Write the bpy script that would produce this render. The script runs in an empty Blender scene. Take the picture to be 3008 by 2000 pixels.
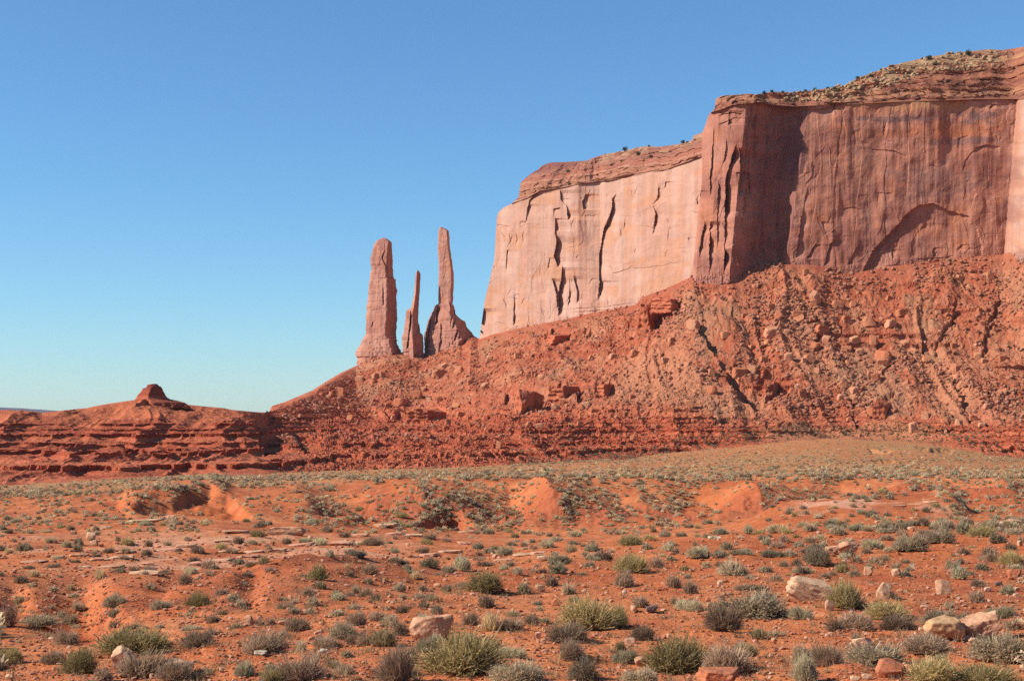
import bpy, bmesh, math
import numpy as np

# ------------------------------------------------------------------ camera, sky, sun, exposure
S = bpy.context.scene
COL = S.collection
F = 4132.0            # focal length in photo pixels (3008 wide)
CX, HOR = 1504.0, 1225.0   # optical centre column, eye-level row
CZ = 30.0             # eye height above the lowest plain

cam = bpy.data.cameras.new("camera")
cam.sensor_width = 36.0
cam.lens = 36.0 * F / 3008.0
cam.shift_y = (HOR - 1000.0) / 3008.0
cam.clip_start, cam.clip_end = 0.5, 40000.0
camo = bpy.data.objects.new("camera", cam)
camo.location = (0, 0, CZ)
camo.rotation_euler = (math.pi / 2, 0, 0)
COL.objects.link(camo)
S.camera = camo

SUN_EL, SUN_AZ = math.radians(36), math.radians(258)      # azimuth clockwise from +Y (the view direction)
world = bpy.data.worlds.new("World")
S.world = world
world.use_nodes = True
wn = world.node_tree
bg = wn.nodes["Background"]
sky = wn.nodes.new("ShaderNodeTexSky")
sky.sky_type = 'NISHITA'
sky.sun_disc = False
sky.sun_elevation = SUN_EL
sky.sun_rotation = SUN_AZ
sky.altitude = 0
sky.air_density = 1.0
sky.dust_density = 0.15
sky.ozone_density = 10.0
tintn = wn.nodes.new("ShaderNodeMix"); tintn.data_type = 'RGBA'; tintn.blend_type = 'MULTIPLY'
tintn.inputs['Factor'].default_value = 1.0
tintn.inputs['B'].default_value = (0.97, 1.08, 1.00, 1)      # the photograph's slightly cyan rendering of the sky
wn.links.new(sky.outputs[0], tintn.inputs['A'])
wn.links.new(tintn.outputs['Result'], bg.inputs['Color'])
bg.inputs['Strength'].default_value = 0.10

sl = bpy.data.lights.new("sun", 'SUN')
sl.energy = 5.0
sl.angle = math.radians(0.5)
sl.color = (1.0, 0.95, 0.88)
so = bpy.data.objects.new("sun", sl)
tosun = np.array([math.sin(SUN_AZ) * math.cos(SUN_EL), math.cos(SUN_AZ) * math.cos(SUN_EL), math.sin(SUN_EL)])
import mathutils
so.rotation_euler = mathutils.Vector(tosun).to_track_quat('Z', 'Y').to_euler()
so.location = (-200, -80, 300)
COL.objects.link(so)

S.view_settings.view_transform = 'Standard'
S.view_settings.look = 'None'
S.view_settings.exposure = 0.6
S.view_settings.gamma = 1.0
S.cycles.max_bounces = 5
S.cycles.use_denoising = False

# ------------------------------------------------------------------ numpy noise
def _h(a):
    a = (a ^ (a >> np.uint32(15))) * np.uint32(0x2c1b3c6d)
    a = (a ^ (a >> np.uint32(12))) * np.uint32(0x297a2d39)
    return a ^ (a >> np.uint32(15))

def _hf(ix, iy, iz, seed):
    a = ix.astype(np.int64).astype(np.uint32) * np.uint32(374761393) + iy.astype(np.int64).astype(np.uint32) * np.uint32(668265263) \
        + iz.astype(np.int64).astype(np.uint32) * np.uint32(2246822519) + np.uint32((seed * 3266489917) & 0xffffffff)
    return _h(a).astype(np.float32) / np.float32(4294967295.0)

def vn2(x, y, seed=0):
    x = np.asarray(x, np.float32); y = np.asarray(y, np.float32)
    x, y = np.broadcast_arrays(x, y)
    xi = np.floor(x); yi = np.floor(y)
    fx = x - xi; fy = y - yi
    u = fx * fx * fx * (fx * (fx * 6 - 15) + 10); v = fy * fy * fy * (fy * (fy * 6 - 15) + 10)
    z0 = np.zeros_like(xi)
    a = _hf(xi, yi, z0, seed); b = _hf(xi + 1, yi, z0, seed); c = _hf(xi, yi + 1, z0, seed); d = _hf(xi + 1, yi + 1, z0, seed)
    return ((a + (b - a) * u) * (1 - v) + (c + (d - c) * u) * v) * 2 - 1

def vn3(x, y, z, seed=0):
    x, y, z = np.broadcast_arrays(np.asarray(x, np.float32), np.asarray(y, np.float32), np.asarray(z, np.float32))
    xi = np.floor(x); yi = np.floor(y); zi = np.floor(z)
    fx = x - xi; fy = y - yi; fz = z - zi
    u = fx * fx * (3 - 2 * fx); v = fy * fy * (3 - 2 * fy); w = fz * fz * (3 - 2 * fz)
    r = 0
    for dz, wz in ((0, 1 - w), (1, w)):
        a = _hf(xi, yi, zi + dz, seed); b = _hf(xi + 1, yi, zi + dz, seed)
        c = _hf(xi, yi + 1, zi + dz, seed); d = _hf(xi + 1, yi + 1, zi + dz, seed)
        r = r + wz * ((a + (b - a) * u) * (1 - v) + (c + (d - c) * u) * v)
    return r * 2 - 1

def fbm2(x, y, o=4, seed=0, gain=0.5):
    r = 0; a = 1.0; t = 0
    c, s = 0.8, 0.6
    for i in range(o):
        r = r + a * vn2(x, y, seed + i * 17); t += a
        x, y = (x * c - y * s) * 2.03 + 11.3, (x * s + y * c) * 2.03 - 7.1
        a *= gain
    return r / t * 1.6

def fbm3(x, y, z, o=4, seed=0, gain=0.5):
    r = 0; a = 1.0; t = 0
    for i in range(o):
        r = r + a * vn3(x, y, z, seed + i * 13); t += a
        x, y, z = x * 2.03 + 3.1, y * 2.03 + 5.7, z * 2.03 - 1.3
        a *= gain
    return r / t * 1.6

def ridge2(x, y, o=3, seed=0):
    r = 0; a = 1.0; t = 0
    for i in range(o):
        r = r + a * (1 - np.abs(vn2(x, y, seed + i * 7)) * 2); t += a
        x, y = x * 2.07 + 4.1, y * 2.07 - 3.3
        a *= 0.5
    return r / t

def worley2(x, y, seed=0):
    """random value of the nearest cell, and F2-F1"""
    x, y = np.broadcast_arrays(np.asarray(x, np.float32), np.asarray(y, np.float32))
    xi = np.floor(x); yi = np.floor(y); z0 = np.zeros_like(xi)
    d1 = np.full(x.shape, 9., np.float32); d2 = d1.copy(); val = np.zeros_like(d1)
    for i in (-1, 0, 1):
        for j in (-1, 0, 1):
            cx = xi + i; cy = yi + j
            px = cx + _hf(cx, cy, z0, seed); py = cy + _hf(cx, cy, z0, seed + 1)
            dd = np.hypot(px - x, py - y)
            v = _hf(cx, cy, z0, seed + 2)
            n = dd < d1
            d2 = np.where(n, d1, np.minimum(d2, dd)); val = np.where(n, v, val); d1 = np.where(n, dd, d1)
    return val, d2 - d1

def sstep(a, b, x):
    t = np.clip((x - a) / (b - a), 0, 1)
    return t * t * (3 - 2 * t)

def gsmooth(A, sig, axis):
    n = int(sig * 3) + 1
    k = np.exp(-0.5 * (np.arange(-n, n + 1) / sig) ** 2); k /= k.sum()
    B = np.moveaxis(A, axis, -1)
    P = np.pad(B, [(0, 0)] * (B.ndim - 1) + [(n, n)], mode='edge')
    R = sum(k[i] * P[..., i:i + B.shape[-1]] for i in range(2 * n + 1))
    return np.moveaxis(R, -1, axis)

def lerp(a, b, t): return a + (b - a) * t
def tone(c, k): return np.asarray(c, np.float32) * np.array(k, np.float32)
def mixc(A, B, t):
    A = np.asarray(A, np.float32); B = np.asarray(B, np.float32)
    return A + (B - A) * np.asarray(t)[..., None]

# ------------------------------------------------------------------ mesh + material helpers
def new_mesh(name, V, faces_idx, counts, mat=None, col=None, smooth=True, colname="tint"):
    V = np.ascontiguousarray(V, np.float32)
    me = bpy.data.meshes.new(name)
    me.vertices.add(len(V)); me.vertices.foreach_set("co", V.ravel())
    fi = np.ascontiguousarray(faces_idx, np.int32).ravel()
    me.loops.add(len(fi)); me.loops.foreach_set("vertex_index", fi)
    counts = np.asarray(counts, np.int32)
    me.polygons.add(len(counts))
    st = np.zeros(len(counts), np.int32); st[1:] = np.cumsum(counts)[:-1]
    me.polygons.foreach_set("loop_start", st)
    me.polygons.foreach_set("use_smooth", np.full(len(counts), smooth, bool))
    me.update(calc_edges=True)
    if col is not None:
        at = me.attributes.new(colname, 'FLOAT_COLOR', 'POINT')
        c4 = np.ones((len(V), 4), np.float32); c4[:, :3] = col.reshape(-1, 3)
        at.data.foreach_set("color", c4.ravel())
    if mat: me.materials.append(mat)
    return me

def grid_faces(ni, nj, flip=False):
    a = np.arange(ni * nj).reshape(ni, nj)
    q = np.stack([a[:-1, :-1], a[1:, :-1], a[1:, 1:], a[:-1, 1:]], -1).reshape(-1, 4)
    return q[:, ::-1] if flip else q

def grid_mesh(name, P, mat, col, flip=False, smooth=True):
    ni, nj = P.shape[:2]
    q = grid_faces(ni, nj, flip)
    return new_mesh(name, P.reshape(-1, 3), q, np.full(len(q), 4), mat, col, smooth)

def link(name, me, parent=None, **props):
    o = bpy.data.objects.new(name, me)
    COL.objects.link(o)
    if parent is not None: o.parent = parent
    for k, v in props.items():
        if v: o[k] = v
    return o

def nodes_mat(name):
    m = bpy.data.materials.new(name); m.use_nodes = True
    nt = m.node_tree; b = nt.nodes["Principled BSDF"]
    b.inputs['Roughness'].default_value = 0.95
    b.inputs['Specular IOR Level'].default_value = 0.1
    return m, nt, b

def rock_mat(name, scales, bump, colvar=0.25, speck=None, streak=False):
    """tint attribute x procedural noise, with a procedural bump; scales in metres (coarse, fine)"""
    m, nt, b = nodes_mat(name)
    N, Lk = nt.nodes, nt.links
    at = N.new("ShaderNodeAttribute"); at.attribute_name = "tint"
    geo = N.new("ShaderNodeNewGeometry")
    def noise(scale, detail=6, rough=0.65, vec=None):
        n = N.new("ShaderNodeTexNoise"); n.inputs['Scale'].default_value = scale
        n.inputs['Detail'].default_value = detail; n.inputs['Roughness'].default_value = rough
        Lk.new(vec or geo.outputs['Position'], n.inputs['Vector'])
        return n
    n1 = noise(1.0 / scales[0]); n2 = noise(1.0 / scales[1], 4, 0.7)
    mr = N.new("ShaderNodeMapRange"); mr.inputs['From Min'].default_value = 0.25; mr.inputs['From Max'].default_value = 0.75
    mr.inputs['To Min'].default_value = 1 - colvar; mr.inputs['To Max'].default_value = 1 + colvar
    Lk.new(n1.outputs['Fac'], mr.inputs['Value'])
    mr2 = N.new("ShaderNodeMapRange"); mr2.inputs['From Min'].default_value = 0.25; mr2.inputs['From Max'].default_value = 0.75
    mr2.inputs['To Min'].default_value = 1 - colvar; mr2.inputs['To Max'].default_value = 1 + colvar
    Lk.new(n2.outputs['Fac'], mr2.inputs['Value'])
    mu = N.new("ShaderNodeMath"); mu.operation = 'MULTIPLY'
    Lk.new(mr.outputs[0], mu.inputs[0]); Lk.new(mr2.outputs[0], mu.inputs[1])
    vm = N.new("ShaderNodeVectorMath"); vm.operation = 'SCALE'
    Lk.new(at.outputs['Color'], vm.inputs[0]); Lk.new(mu.outputs[0], vm.inputs['Scale'])
    out = vm.outputs[0]
    if streak:   # vertical weathering streaks: noise squeezed along z
        mp = N.new("ShaderNodeMapping"); mp.inputs['Scale'].default_value = (1.0, 1.0, 0.03)
        Lk.new(geo.outputs['Position'], mp.inputs['Vector'])
        n3 = noise(0.22, 5, 0.6, mp.outputs[0])
        r3 = N.new("ShaderNodeMapRange"); r3.inputs['From Min'].default_value = 0.45; r3.inputs['From Max'].default_value = 0.75
        r3.inputs['To Min'].default_value = 0.0; r3.inputs['To Max'].default_value = 0.20
        Lk.new(n3.outputs['Fac'], r3.inputs['Value'])
        mx = N.new("ShaderNodeMix"); mx.data_type = 'RGBA'
        Lk.new(r3.outputs[0], mx.inputs['Factor']); Lk.new(out, mx.inputs['A'])
        mx.inputs['B'].default_value = (0.17, 0.085, 0.075, 1)
        out = mx.outputs['Result']
    if speck:    # loose light pebbles
        vo = N.new("ShaderNodeTexVoronoi"); vo.inputs['Scale'].default_value = speck
        Lk.new(geo.outputs['Position'], vo.inputs['Vector'])
        gt = N.new("ShaderNodeSeparateColor"); Lk.new(vo.outputs['Color'], gt.inputs[0])
        g1 = N.new("ShaderNodeMath"); g1.operation = 'GREATER_THAN'; g1.inputs[1].default_value = 0.87
        Lk.new(gt.outputs[0], g1.inputs[0])
        g2 = N.new("ShaderNodeMath"); g2.operation = 'LESS_THAN'; g2.inputs[1].default_value = 0.33
        Lk.new(vo.outputs['Distance'], g2.inputs[0])
        g3 = N.new("ShaderNodeMath"); g3.operation = 'MULTIPLY'; Lk.new(g1.outputs[0], g3.inputs[0]); Lk.new(g2.outputs[0], g3.inputs[1])
        g4 = N.new("ShaderNodeMath"); g4.operation = 'MULTIPLY'; g4.inputs[1].default_value = 0.7; Lk.new(g3.outputs[0], g4.inputs[0])
        mx = N.new("ShaderNodeMix"); mx.data_type = 'RGBA'
        Lk.new(g4.outputs[0], mx.inputs['Factor']); Lk.new(out, mx.inputs['A'])
        mx.inputs['B'].default_value = (0.46, 0.22, 0.12, 1)
        out = mx.outputs['Result']
    Lk.new(out, b.inputs['Base Color'])
    ad = N.new("ShaderNodeMath"); ad.operation = 'ADD'
    Lk.new(n1.outputs['Fac'], ad.inputs[0])
    m3 = N.new("ShaderNodeMath"); m3.operation = 'MULTIPLY'; m3.inputs[1].default_value = scales[1] / scales[0] * 2
    Lk.new(n2.outputs['Fac'], m3.inputs[0]); Lk.new(m3.outputs[0], ad.inputs[1])
    bp = N.new("ShaderNodeBump"); bp.inputs['Strength'].default_value = 1.0; bp.inputs['Distance'].default_value = bump
    Lk.new(ad.outputs[0], bp.inputs['Height']); Lk.new(bp.outputs[0], b.inputs['Normal'])
    return m

M_ground = rock_mat("red_sandy_soil", (0.9, 0.09), 0.16, 0.24, speck=9.0)
M_talus = rock_mat("red_talus_rubble", (7.0, 1.2), 1.6, 0.22)
M_cliff = rock_mat("weathered_sandstone", (9.0, 1.1), 0.7, 0.10, streak=True)
M_cap = rock_mat("layered_cap_sandstone", (5.0, 0.9), 0.9, 0.18)
M_bould = rock_mat("boulder_sandstone", (0.6, 0.07), 0.06, 0.22)
M_tbould = rock_mat("talus_boulder_sandstone", (4.0, 0.6), 0.5, 0.15)

def W(px, row, d):
    """photo column, photo row, distance ahead -> world point"""
    return np.stack([(px - CX) / F * d, d + 0 * px, CZ + (HOR - row) / F * d], -1)

def poly_dist(px, row, pts):
    """distance in photo pixels to a polyline"""
    best = np.full(np.broadcast(px, row).shape, 1e9, np.float32)
    for (x0, y0), (x1, y1) in zip(pts[:-1], pts[1:]):
        vx, vy = x1 - x0, y1 - y0
        t = np.clip(((px - x0) * vx + (row - y0) * vy) / (vx * vx + vy * vy + 1e-6), 0, 1)
        best = np.minimum(best, np.hypot(px - x0 - t * vx, row - y0 - t * vy))
    return best

def flake(px, row, pts, w, taper=0.2, vertical=True, jit=0.0, seed=0):
    """1 just right of (below) the line, fading over w; 0 on its other side"""
    p = np.array(pts, float)
    if vertical:
        o = np.argsort(p[:, 1]); p = p[o]
        line = np.interp(row, p[:, 1], p[:, 0]); a, b = p[0, 1], p[-1, 1]; s = row; d = px - line
    else:
        o = np.argsort(p[:, 0]); p = p[o]
        line = np.interp(px, p[:, 0], p[:, 1]); a, b = p[0, 0], p[-1, 0]; s = px; d = row - line
    if jit: d = d + jit * vn2(s / 9.0, 0 * s, seed)
    t = (s - a) / max(b - a, 1e-3)
    tp = np.clip(np.minimum(t, 1 - t) / taper, 0, 1)
    tp = np.where((t < 0) | (t > 1), 0, tp)
    if jit: tp = tp * np.clip(0.75 + 0.7 * vn2(s / 38.0, 0 * s + 5, seed + 3), 0.12, 1.1)
    return np.where(d > 0, np.exp(-np.maximum(d, 0) / w), 0) * tp
# ================================================================== LARGE STRUCTURE
# ------------------------------------------------------------------ near ground (polar height field)
GPX = np.concatenate([np.linspace(-2600, -420, 150)[:-1], np.linspace(-420, 3430, 1285), np.linspace(3430, 5600, 150)[1:]]).astype(np.float32)
GD = (9 * np.exp(np.linspace(0, math.log(840 / 9), 780))).astype(np.float32)
zz = lambda row, d: (HOR - row) / F * d
GN = [  # photo column, then (row, distance) of the ground from near to far; ('z', height, distance) where it is hidden
    (-700, [(2000, 24), (1845, 37), ('z', -7.5, 46), (1700, 62), (1660, 85), (1590, 125), (1545, 165), (1490, 215), (1450, 280), (1430, 390)]),
    (0,    [(2000, 24), (1845, 37), ('z', -7.5, 46), (1700, 62), (1660, 85), (1590, 125), (1545, 165), (1490, 215), (1450, 280), (1428, 390)]),
    (180,  [(2000, 24), (1845, 37), ('z', -7.5, 46), (1700, 60), (1657, 85), (1590, 125), (1540, 165), (1475, 215), (1440, 285), (1414, 395)]),
    (400,  [(2000, 24), (1848, 36), (1790, 45), (1715, 58), (1655, 85), (1590, 120), (1530, 165), (1465, 215), (1425, 290), (1403, 405)]),
    (700,  [(2000, 24), (1850, 34), (1745, 46), (1645, 63), ('z', -9.3, 84), (1590, 117), (1535, 165), (1450, 215), (1415, 290), (1394, 420)]),
    (900,  [(2000, 24), (1850, 34), (1740, 46), (1620, 66), ('z', -9.3, 86), (1595, 117), (1540, 170), (1440, 213), (1412, 290), (1388, 435)]),
    (1100, [(2000, 24), (1850, 34), (1735, 47), (1642, 66), ('z', -9.2, 86), (1605, 118), (1550, 175), (1420, 212), (1402, 290), (1382, 455)]),
    (1270, [(2000, 24), (1850, 34), (1735, 47), (1686, 60), ('z', -9.5, 84), (1612, 125), (1556, 185), (1412, 212), (1397, 295), (1377, 480)]),
    (1500, [(2000, 24), (1848, 34), (1735, 48), (1660, 64), (1648, 86), (1608, 130), (1560, 190), (1408, 212), (1394, 305), (1369, 505)]),
    (1900, [(2000, 24), (1842, 35), (1720, 50), (1588, 84), ('z', -9.9, 107), (1578, 140), (1548, 190), (1418, 213), (1388, 320), (1344, 580)]),
    (2150, [(2000, 24), (1842, 35), (1715, 50), (1570, 88), ('z', -9.5, 110), (1560, 138), (1525, 188), (1425, 213), (1384, 325), (1314, 650)]),
    (2400, [(2000, 24), (1840, 35), (1705, 51), (1558, 90), ('z', -9.2, 110), (1545, 136), (1498, 188), (1400, 213), (1378, 330), (1285, 690)]),
    (2700, [(2000, 24), (1835, 35), (1690, 52), (1545, 92), ('z', -9.1, 113), (1528, 140), (1487, 188), (1408, 213), (1382, 330), (1298, 660)]),
    (3008, [(2000, 24), (1830, 35), (1680, 53), (1530, 95), (1526, 118), (1512, 145), (1478, 188), (1405, 215), (1385, 330), (1350, 620)]),
    (3760, [(2000, 24), (1830, 35), (1680, 53), (1528, 95), (1522, 118), (1505, 145), (1475, 190), (1410, 220), (1388, 330), (1352, 600)]),
]
npx = np.array([r[0] for r in GN], float)
nd = np.array([[n[2] if n[0] == 'z' else n[1] for n in r[1]] for r in GN], float)
nz = np.array([[n[1] if n[0] == 'z' else zz(*n) for n in r[1]] for r in GN], float)
fine = np.linspace(-760, 3760, 453)
nd = gsmooth(np.stack([np.interp(fine, npx, nd[:, k]) for k in range(nd.shape[1])], -1), 5, 0)
nz = gsmooth(np.stack([np.interp(fine, npx, nz[:, k]) for k in range(nz.shape[1])], -1), 5, 0)
GZ = np.empty((len(GPX), len(GD)), np.float32)
for i, p in enumerate(GPX):
    dd = [np.interp(p, fine, nd[:, k]) for k in range(nd.shape[1])]
    z_ = [np.interp(p, fine, nz[:, k]) for k in range(nz.shape[1])]
    sl0 = (z_[-1] - z_[-2]) / (dd[-1] - dd[-2])
    dd = [8.0, 15.0] + dd + [dd[-1] + 60, 900.0]
    z_ = [-2.9, -3.75] + z_ + [z_[-1] + sl0 * 60, z_[-1] + sl0 * 60 - 2]
    GZ[i] = np.interp(GD, dd, z_)
GZ = gsmooth(GZ, 3.2, 1)
gp = GPX[:, None] + 0 * GD[None]; gd = GD[None] + 0 * GPX[:, None]
gx = (gp - CX) / F * gd
grow = HOR - GZ / gd * F            # photo row of the smooth ground
# bank behind the wash: gullies and bare spurs on its face
nb7 = np.array([np.interp(p, fine, nd[:, 6]) for p in GPX])[:, None]; nb8 = np.array([np.interp(p, fine, nd[:, 7]) for p in GPX])[:, None]
tb = (gd - nb7) / (nb8 - nb7)
wb = np.clip(1 - np.abs(tb - 0.45) / 0.75, 0, 1) * sstep(850, 1050, gp)
gul = ridge2(gx / 21.0 + 0.15 * vn2(gx / 9, gd / 14, 5), gd / 60.0, 3, 71)
GZ += (wb * (gul - 0.25) * 2.4).astype(np.float32)
val = np.ones_like(GZ)
for pc, wl, wr, hh in ((1215, 300, 300, 1.0), (1602, 85, 260, 1.0), (1420, 40, 60, 0.3), (1760, 50, 80, 0.3), (1900, 110, 130, 0.4), (2215, 130, 330, 1.0), (2380, 40, 90, 0.5), (2660, 200, 200, 0.85), (2950, 160, 200, 0.8)):
    dl = gp - pc - (1 - tb) * 45 + 14 * fbm2(gd / 7, gx / 7, 3, int(pc))       # each spur: short lit left flank, long right flank
    val = np.minimum(val, 1 - hh * np.where(dl < 0, np.clip(1 + dl / wl, 0, 1), np.clip(1 - dl / wr, 0, 1)))
GZ -= (val * 4.4 * sstep(0.05, 0.6, tb) * (1 - sstep(1.0, 2.0, tb)) * sstep(880, 1050, gp) * (1 - 0.4 * sstep(2500, 2800, gp))).astype(np.float32)
# bank edge notch and overhang at the left
def inside(px, row, poly):
    r = np.zeros(px.shape, bool); n = len(poly)
    for i in range(n):
        x0, y0 = poly[i]; x1, y1 = poly[(i + 1) % n]
        c = ((y0 > row) != (y1 > row)) & (px < (x1 - x0) * (row - y0) / (y1 - y0 + 1e-9) + x0)
        r ^= c
    return r
hole = [(380, 1496), (470, 1484), (560, 1468), (620, 1452), (672, 1460), (705, 1490), (735, 1524), (650, 1518), (560, 1506), (470, 1508), (400, 1510)]
wob = 7 * fbm2(gx / 3.0, gd / 6.0, 3, 9)
hm = inside(gp + wob, grow + 0.6 * wob, hole).astype(np.float32)
hm = gsmooth(gsmooth(hm * (1 - sstep(590, 800, gp)), 2.0, 0), 3.0, 1)
GZ -= hm * 2.9 * (0.8 + 0.4 * fbm2(gx / 4, gd / 4, 3, 10))
rise = sstep(0, 1, 1 - poly_dist(gp, grow, [(400, 1482), (560, 1452), (640, 1440)]) / 60.0)
GZ += (rise * 1.9 * (1 - sstep(610, 720, gp))).astype(np.float32)
GZ += (wb * 0.75 * ridge2(gx / 2.6 + 0.6 * vn2(gx / 3, gd / 5, 92), gd / 22.0, 3, 93)).astype(np.float32)
GZ += (wb * (0.30 * fbm2(gx / 2.2, gd / 2.2, 3, 27) + 0.30 * (worley2(gx / 3.0, gd / 4.0, 28)[0] - 0.5))).astype(np.float32)
# long low knoll on the right with a steep right end
kn = sstep(2120, 2330, gp) * (1 - sstep(2790, 2875, gp)) * np.exp(-((gd - 152) / 15.0) ** 2)
kt = 1 + 0.35 * ridge2(gx / 7.0, gd / 9.0, 2, 33)
GZ += (kn * 2.0 * kt).astype(np.float32)
# low rills running down the near hump and the gully at the far left
hump = np.exp(-(((gp - 900) / 520.0) ** 2)) * np.exp(-((gd - 58) / 16.0) ** 2)
GZ += (hump * 0.55 * ridge2(gx / 5.0 - gd / 16.0, gd / 40.0, 2, 3)).astype(np.float32)
def trough(px, row, pts, wl, wr):
    p = np.array(sorted(pts, key=lambda a: a[1]), float)
    d = px - np.interp(row, p[:, 1], p[:, 0])
    t = np.clip(np.minimum(row - p[0, 1], p[-1, 1] - row) / 25.0, 0, 1)
    return np.exp(-np.where(d < 0, d / wl, d / wr) ** 2) * t
for pts, wl, wr, h in (([(235, 1665), (262, 1780), (300, 1845), (330, 1880)], 130, 50, 1.15), ([(745, 1680), (735, 1760), (720, 1800)], 45, 30, 0.35), ([(560, 1650), (470, 1730), (420, 1800)], 50, 30, 0.4), ([(40, 1680), (60, 1790)], 50, 30, 0.5)):
    GZ -= (h * trough(gp, grow, pts, wl, wr) * np.exp(-((gd - 54) / 20.0) ** 2)).astype(np.float32)
for poly in ([(2556, 1318), (2620, 1324), (2606, 1334), (2566, 1331)], [(2690, 1312), (2800, 1320), (2780, 1334), (2720, 1328)], [(2880, 1322), (2990, 1326), (2970, 1342), (2900, 1336)], [(2560, 1352), (2680, 1356), (2660, 1362), (2580, 1360)], [(1790, 1344), (1880, 1336), (1870, 1346), (1800, 1350)]):
    m_ = gsmooth(gsmooth(inside(gp + wob, grow + 0.3 * wob, poly).astype(np.float32), 1.0, 0), 0.8, 1)
    GZ -= m_ * 2.0
m_ = gsmooth(gsmooth(inside(gp + wob, grow + 0.3 * wob, [(1220, 1543), (1262, 1528), (1318, 1510), (1350, 1520), (1385, 1548), (1320, 1558), (1250, 1552)]).astype(np.float32), 0.8, 0), 0.8, 1)
GZ -= m_ * 2.4
# bedded flat rocks left of centre: thin tilted terraces
reg = sstep(-250, 0, gp) * (1 - sstep(1120, 1330, gp)) * sstep(1552, 1580, grow) * (1 - sstep(1680, 1700, grow)) * sstep(76, 84, gd)
reg = np.clip(reg * (0.75 + 0.9 * fbm2(gx / 10, gd / 16, 3, 44)), 0, 1)
q = GZ + 0.016 * gx + 0.10 * fbm2(gx / 5.0, gd / 11.0, 4, 12) 
st = 0.75
qf = q / st; qi = np.floor(qf); ff = qf - qi
ter = np.where(ff < 0.72, ff * 0.10 / 0.72, np.where(ff < 0.86, 0.10 + (ff - 0.72) / 0.14 * 0.88, 0.98 + (ff - 0.86) / 0.14 * 0.02))
GZ += ((qi + ter) * st - q) * reg
slab = reg * np.clip(0.25 + 0.9 * sstep(0.84, 0.93, ff) + 0.7 * (ff < 0.60), 0, 1)
slab *= sstep(-0.4, 0.15, fbm2(gx / 6, gd / 13, 3, 48))
# more thin ledges in the wash and at the knoll
reg2 = sstep(1000, 1200, gp) * (1 - sstep(1500, 1620, gp)) * sstep(1575, 1590, grow) * (1 - sstep(1640, 1655, grow))
q2 = GZ + 0.02 * gx + 0.14 * fbm2(gx / 6.0, gd / 9.0, 4, 15); q2f = q2 / 0.6; f2 = q2f - np.floor(q2f)
t2 = np.where(f2 < 0.8, f2 * 0.3 / 0.8, 0.3 + (f2 - 0.8) / 0.2 * 0.7)
GZ += ((np.floor(q2f) + t2) * 0.6 - q2) * reg2 * sstep(0.0, 0.3, fbm2(gx / 9, gd / 12, 2, 91))
slab = np.maximum(slab, reg2 * (f2 > 0.9) * 0.8)
# undulation, hummocks and small roughness at every scale
far = np.clip(gd / 60, 0.35, 1)
GZ += (0.22 * far * fbm2(gx / 11, gd / 11, 3, 21) + 0.10 * fbm2(gx / 2.6, gd / 2.6, 3, 22) + 0.035 * fbm2(gx / 0.7, gd / 0.7, 3, 23)
       + 0.30 * np.clip(gd / 160, 0, 1) * fbm2(gx / 5, gd / 8, 3, 24) * sstep(140, 200, gd) * (1 - sstep(300, 420, gd))).astype(np.float32)
rgh = sstep(0.1, 0.5, fbm2(gx / 14, gd / 14, 2, 61))
GZ += (0.05 * rgh * worley2(gx / 0.55, gd / 0.55, 8)[0] * (gd < 120)).astype(np.float32)
grow = HOR - GZ / gd * F
# colours: red soil, redder bare clay, pale bedrock, a little plant litter on the plain
n1 = fbm2(gx / 17, gd / 17, 4, 31); n2 = fbm2(gx / 3.1, gd / 3.1, 4, 32)
c = mixc(mixc((0.50, 0.150, 0.058), (0.58, 0.205, 0.090), sstep(-0.5, 0.6, n1)), (0.42, 0.105, 0.045), sstep(0.15, 0.75, n2) * 0.55)
c = mixc(c, (0.36, 0.10, 0.05), sstep(0.2, 0.7, fbm2(gx / 7, gd / 10, 4, 35)) * 0.5)
c = mixc(c, (0.62, 0.27, 0.14), sstep(0.25, 0.7, fbm2(gx / 1.3, gd / 1.9, 4, 36)) * 0.45)
clay = np.clip(wb * 1.3 + hump * 0.8 + kn * 0.6, 0, 1)
c = mixc(c, mixc((0.40, 0.120, 0.056), (0.33, 0.095, 0.050), sstep(-0.2, 0.5, fbm2(gx / 2.5, gd / 4, 4, 94))), clay * 0.85)
c = mixc(c, (0.68, 0.36, 0.24), np.clip(slab, 0, 1) * 0.8)
pale = kn * sstep(0.1, 0.6, fbm2(gx / 6, gd / 6, 3, 88)) * (GZ > -9.7)
c = mixc(c, (0.72, 0.46, 0.36), np.clip(pale, 0, 1) * 0.7)
plain = sstep(228, 300, gd)
c = mixc(c, (0.42, 0.25, 0.13), plain * (0.45 + 0.3 * sstep(-0.4, 0.5, fbm2(gx / 40, gd / 70, 4, 77))))
bands = 0.5 + 0.5 * vn2(GZ * 1.9 + 0.3 * n2, 0 * GZ, 19)
c = mixc(c, (0.40, 0.105, 0.06), wb * bands * 0.45)
GP = np.stack([gx, gd, GZ + CZ], -1)
c = tone(c, (0.77, 0.68, 0.55))
link("ground", grid_mesh("ground", GP, M_ground, c), kind="structure")

def hit(px, row, arr=None):
    """where the sight line through a photo pixel meets the near ground: (distance, world z)"""
    i = np.clip(np.interp(px, GPX, np.arange(len(GPX))), 0, len(GPX) - 1)
    k = int(round(float(i)))
    col = grow[k]
    s = int(np.searchsorted(GD, 20))
    j = np.nonzero(col[s:] <= row)[0]
    j = s + (j[0] if len(j) else len(GD) - 1 - s)
    return float(GD[j]), float(GZ[k, j]) + CZ

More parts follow.
